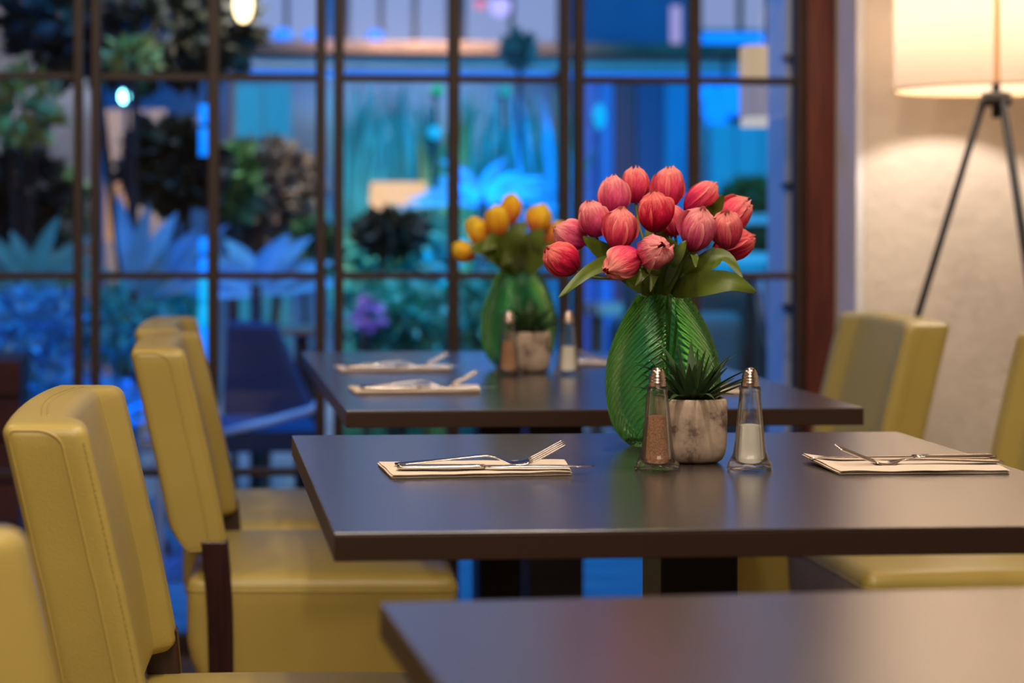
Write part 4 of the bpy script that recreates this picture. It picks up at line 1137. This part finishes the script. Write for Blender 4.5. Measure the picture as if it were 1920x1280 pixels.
tq = mat('cyan_lit_panel', (.02, .30, .32), .7)  # cyan light on the wall is put into the panel colour
for k in range(2):
    local(pxbox(MB(), 440+k*54, 158, 492+k*54, 814, 8.85, .04), cb).build('panel', tq, cb)
pl = thing('planter_shelf', 'grey shelf unit holding two clipped green hedges', 'shelf', P(1400, 700, 8.2))
for y in (402, 474): local(pxbox(MB(), 1330, y, 1468, y+18, 8.2, .25), pl).build('shelf', G['white'], pl, bevel=.004)
for x in (1332, 1462): local(pxbox(MB(), x, 392, x+6, 846, 8.22, .2), pl).build('upright', G['board'], pl)
shrub('clipped_hedge', 'clipped dark green hedge on the upper shelf', 1408, 368, 8.3, 52, 32, 'green', 900, .04, 22, 'plant', .12, None, False)
shrub('clipped_hedge', 'clipped dark green hedge on the lower shelf', 1422, 446, 8.3, 42, 26, 'green', 700, .04, 23, 'plant', .12, None, False)
# white pier and hinge rods beside the post
pr = thing('pier', 'whitish rendered pier just outside by the window post', 'pier', (P(1487, 600, 4.75).x, 4.75, 0))
local(MB().box((P(1471, 600, 4.75).x, 4.75, 0), (P(1471, 600, 4.75).x+.10, 4.9, 2.4)), pr).build('shaft', G['white'], pr, bevel=.004)
for y in (107, 347, 575):
    a, b = P(1471, y, 4.72), P(1508, y, 4.72)
    local(MB().box((a.x, 4.72, a.z-.006), (b.x, 4.75, a.z+.006)), pr).build('bracket', M['blacksteel'], pr)
# curtain
cu = MB(); N = 40
a, b = P(1412, 690, 5.6), P(1475, 525, 5.6)
for i in range(N+1):
    s = i/N; x = a.x+(b.x-a.x)*s
    for z, k in ((b.z+.02, 0), ((a.z+b.z)/2, .25), (a.z, .62)):
        xx = x+(b.x-x)*k if s < 1 else x
        cu.v.append((xx, 5.6+.018*math.sin(s*26), z))
for i in range(N):
    for j in range(2): q = i*3+j; cu.f.append((q, q+1, q+4, q+3))
cuo = cu.build('curtain', G['curtain'], smooth=True); sol = cuo.modifiers.new('solid', 'SOLIDIFY'); sol.thickness = .004
tag(cuo, 'white and blue patterned drape gathered by the window post', 'curtain')
cr = thing('curtain_rail', 'dark rail on two posts above the patterned drape', 'rail', (P(1450, 521, 5.6).x, 5.6, 0))
local(MB().tube([P(1405, 521, 5.6), P(1512, 521, 5.6)], .010, 8), cr).build('rod', M['blacksteel'], cr)
for x in (1407, 1510):
    q = P(x, 521, 5.6); local(MB().tube([q, (q.x, q.y, 0)], .010, 8), cr).build('post', M['blacksteel'], cr)

def sofa(label, loc, rz, wd, m, cm):
    t = thing('outdoor_sofa', label, 'sofa', loc, rz)
    def cush(name, c, h, r, mm):
        vs, fs = rbox(*h, r, n=(6, 8, 6), edge=3); mb = MB()
        mb.add([rround(v, *h, r)+Vector(c) for v in vs], fs); return mb.build(name, mm, t, smooth=True)
    cush('seat', (0, 0, .36), (wd/2, .28, .08), .03, m)
    cush('backrest', (0, .27, .58), (wd/2, .07, .24), .04, m)
    cush('armrest', (-wd/2, 0, .46), (.06, .30, .20), .03, m); cush('armrest', (wd/2, 0, .46), (.06, .30, .20), .03, m)
    if cm: cush('cushion', (0, .16, .56), (wd*.22, .05, .13), .04, cm)
    for x in (-1, 1):
        for y in (-1, 1): MB().box((x*(wd/2-.04)-.02, y*.24-.02, 0), (x*(wd/2-.04)+.02, y*.24+.02, .29)).build('leg', M['blacksteel'], t)
    return t
sofa('taupe outdoor sofa behind the pink tulip vase', (P(1350, 640, 6.4).x, 6.4, 0), 0, .55, G['sofa'], mat('grey_cushion', (.22, .18, .16), .9))
# pale blue tubular chair frame
tc = thing('garden_chair', 'navy garden chair with pale blue tubular arms beside the window', 'chair', (P(500, 1000, 5.3).x, 5.3, 0))
def LP(*p): return [P(*q)-tc.location for q in p]
for dy in (0, .42):
    MB().tube([P(415, 812, 5.3+dy)-tc.location, P(500, 792, 5.3+dy)-tc.location, P(585, 768, 5.3+dy)-tc.location, P(603, 745, 5.3+dy)-tc.location], .019, 10, flat=.6).build('arm', G['paint'], tc, smooth=True)
    a = P(603, 735, 5.3+dy)-tc.location; MB().tube([a, (a.x, a.y, 0)], .014, 10).build('leg', G['paint'], tc)
    a = P(300, 830, 5.3+dy)-tc.location; MB().tube([a, (a.x, a.y, 0)], .014, 10).build('leg', G['paint'], tc)
    MB().tube([P(270, 822, 5.3+dy)-tc.location, P(420, 812, 5.3+dy)-tc.location], .019, 10, flat=.6).build('arm', G['paint'], tc, smooth=True)
a, b = P(300, 870, 5.3)-tc.location, P(600, 850, 5.3)-tc.location
MB().box((a.x, 0, .36), (b.x, .45, .42)).build('seat', G['navy'], tc, bevel=.01)
bk_ = MB(); q0 = P(440, 600, 5.5)-tc.location; q1 = P(580, 840, 5.5)-tc.location
bk_.v = [tuple(v) for v in (P(425,600,5.72)-tc.location, P(520,605,5.72)-tc.location, P(600,790,5.72)-tc.location, P(415,830,5.72)-tc.location, P(425,600,5.78)-tc.location, P(520,605,5.78)-tc.location, P(600,790,5.78)-tc.location, P(415,830,5.78)-tc.location)]
bk_.f = [(3,2,1,0),(4,5,6,7),(0,1,5,4),(1,2,6,5),(2,3,7,6),(3,0,4,7)]
bk_.build('backrest', G['navy'], tc, bevel=.02)
ot = thing('outdoor_table', 'small wooden-topped table in the yard left of the double mullion', 'table', (P(565, 618, 5.98).x, 5.98, 0))
z = P(565, 612, 5.98).z
MB().box((-.085, -.12, z-.02), (.075, .10, z)).build('tabletop', G['tabletop'], ot, bevel=.004)
MB().box((-.02, -.02, .02), (.02, .02, z-.02)).build('column', M['blacksteel'], ot)
MB().box((-.07, -.07, 0), (.07, .07, .02)).build('base_plate', M['blacksteel'], ot)
# low cream bench beyond the fourth door leaf
bn = thing('cream_bench', 'cream topped bench beyond the pink tulips, low by the blue wall', 'bench', (P(1155, 575, 8.6).x, 8.6, 0))
z = P(1155, 570, 8.6).z
MB().box((-.11, -.1, z-.05), (.30, .2, z)).build('seat', G['cream'], bn, bevel=.01)
for x in (-.08, .27): MB().box((x-.015, -.05, 0), (x+.015, .15, z-.05)).build('leg', G['board'], bn)

# added lights that brighten parts of the yard, each given its own housing
def wash(label, loc, target, power, col, spot=110):
    loc = Vector(loc)
    t = thing('added_uplight', label, 'light', loc)
    MB().lathe([(.03, -.03), (.035, .01), (.03, .012)], 16).build('housing', M['blacksteel'], t)
    ld = bpy.data.lights.new('uplight', 'SPOT'); ld.energy = power; ld.color = col; ld.spot_size = R(spot); ld.spot_blend = .8; ld.shadow_soft_size = .06
    lo = bpy.data.objects.new('uplight', ld); COL.objects.link(lo); lo.location = loc+Vector((0, 0, .03))
    lo.rotation_euler = (Vector(target)-loc).to_track_quat('-Z', 'Y').to_euler()
    return t
wash('added uplight at the foot of the blue-lit agave', (P(300, 560, 5.7).x, 5.7, .03), P(290, 460, 6.1), 60, BLUE)
wash('added uplight under the curling palm', (P(930, 560, 6.8).x, 6.8, .03), P(910, 270, 7.3), 500, AZURE, 50)
wash('added uplight before the reeds', (P(760, 560, 6.9).x, 6.9, .03), P(750, 300, 7.7), 25, CYAN)
wash('added uplight before the blue wall panels', (P(1200, 600, 8.6).x, 8.6, .03), P(1200, 350, 9.4), 30, BLUE)
wash('added uplight before the turquoise board', (P(1380, 560, 8.0).x, 7.9, .03), P(1390, 300, 9.0), 28, CYAN)
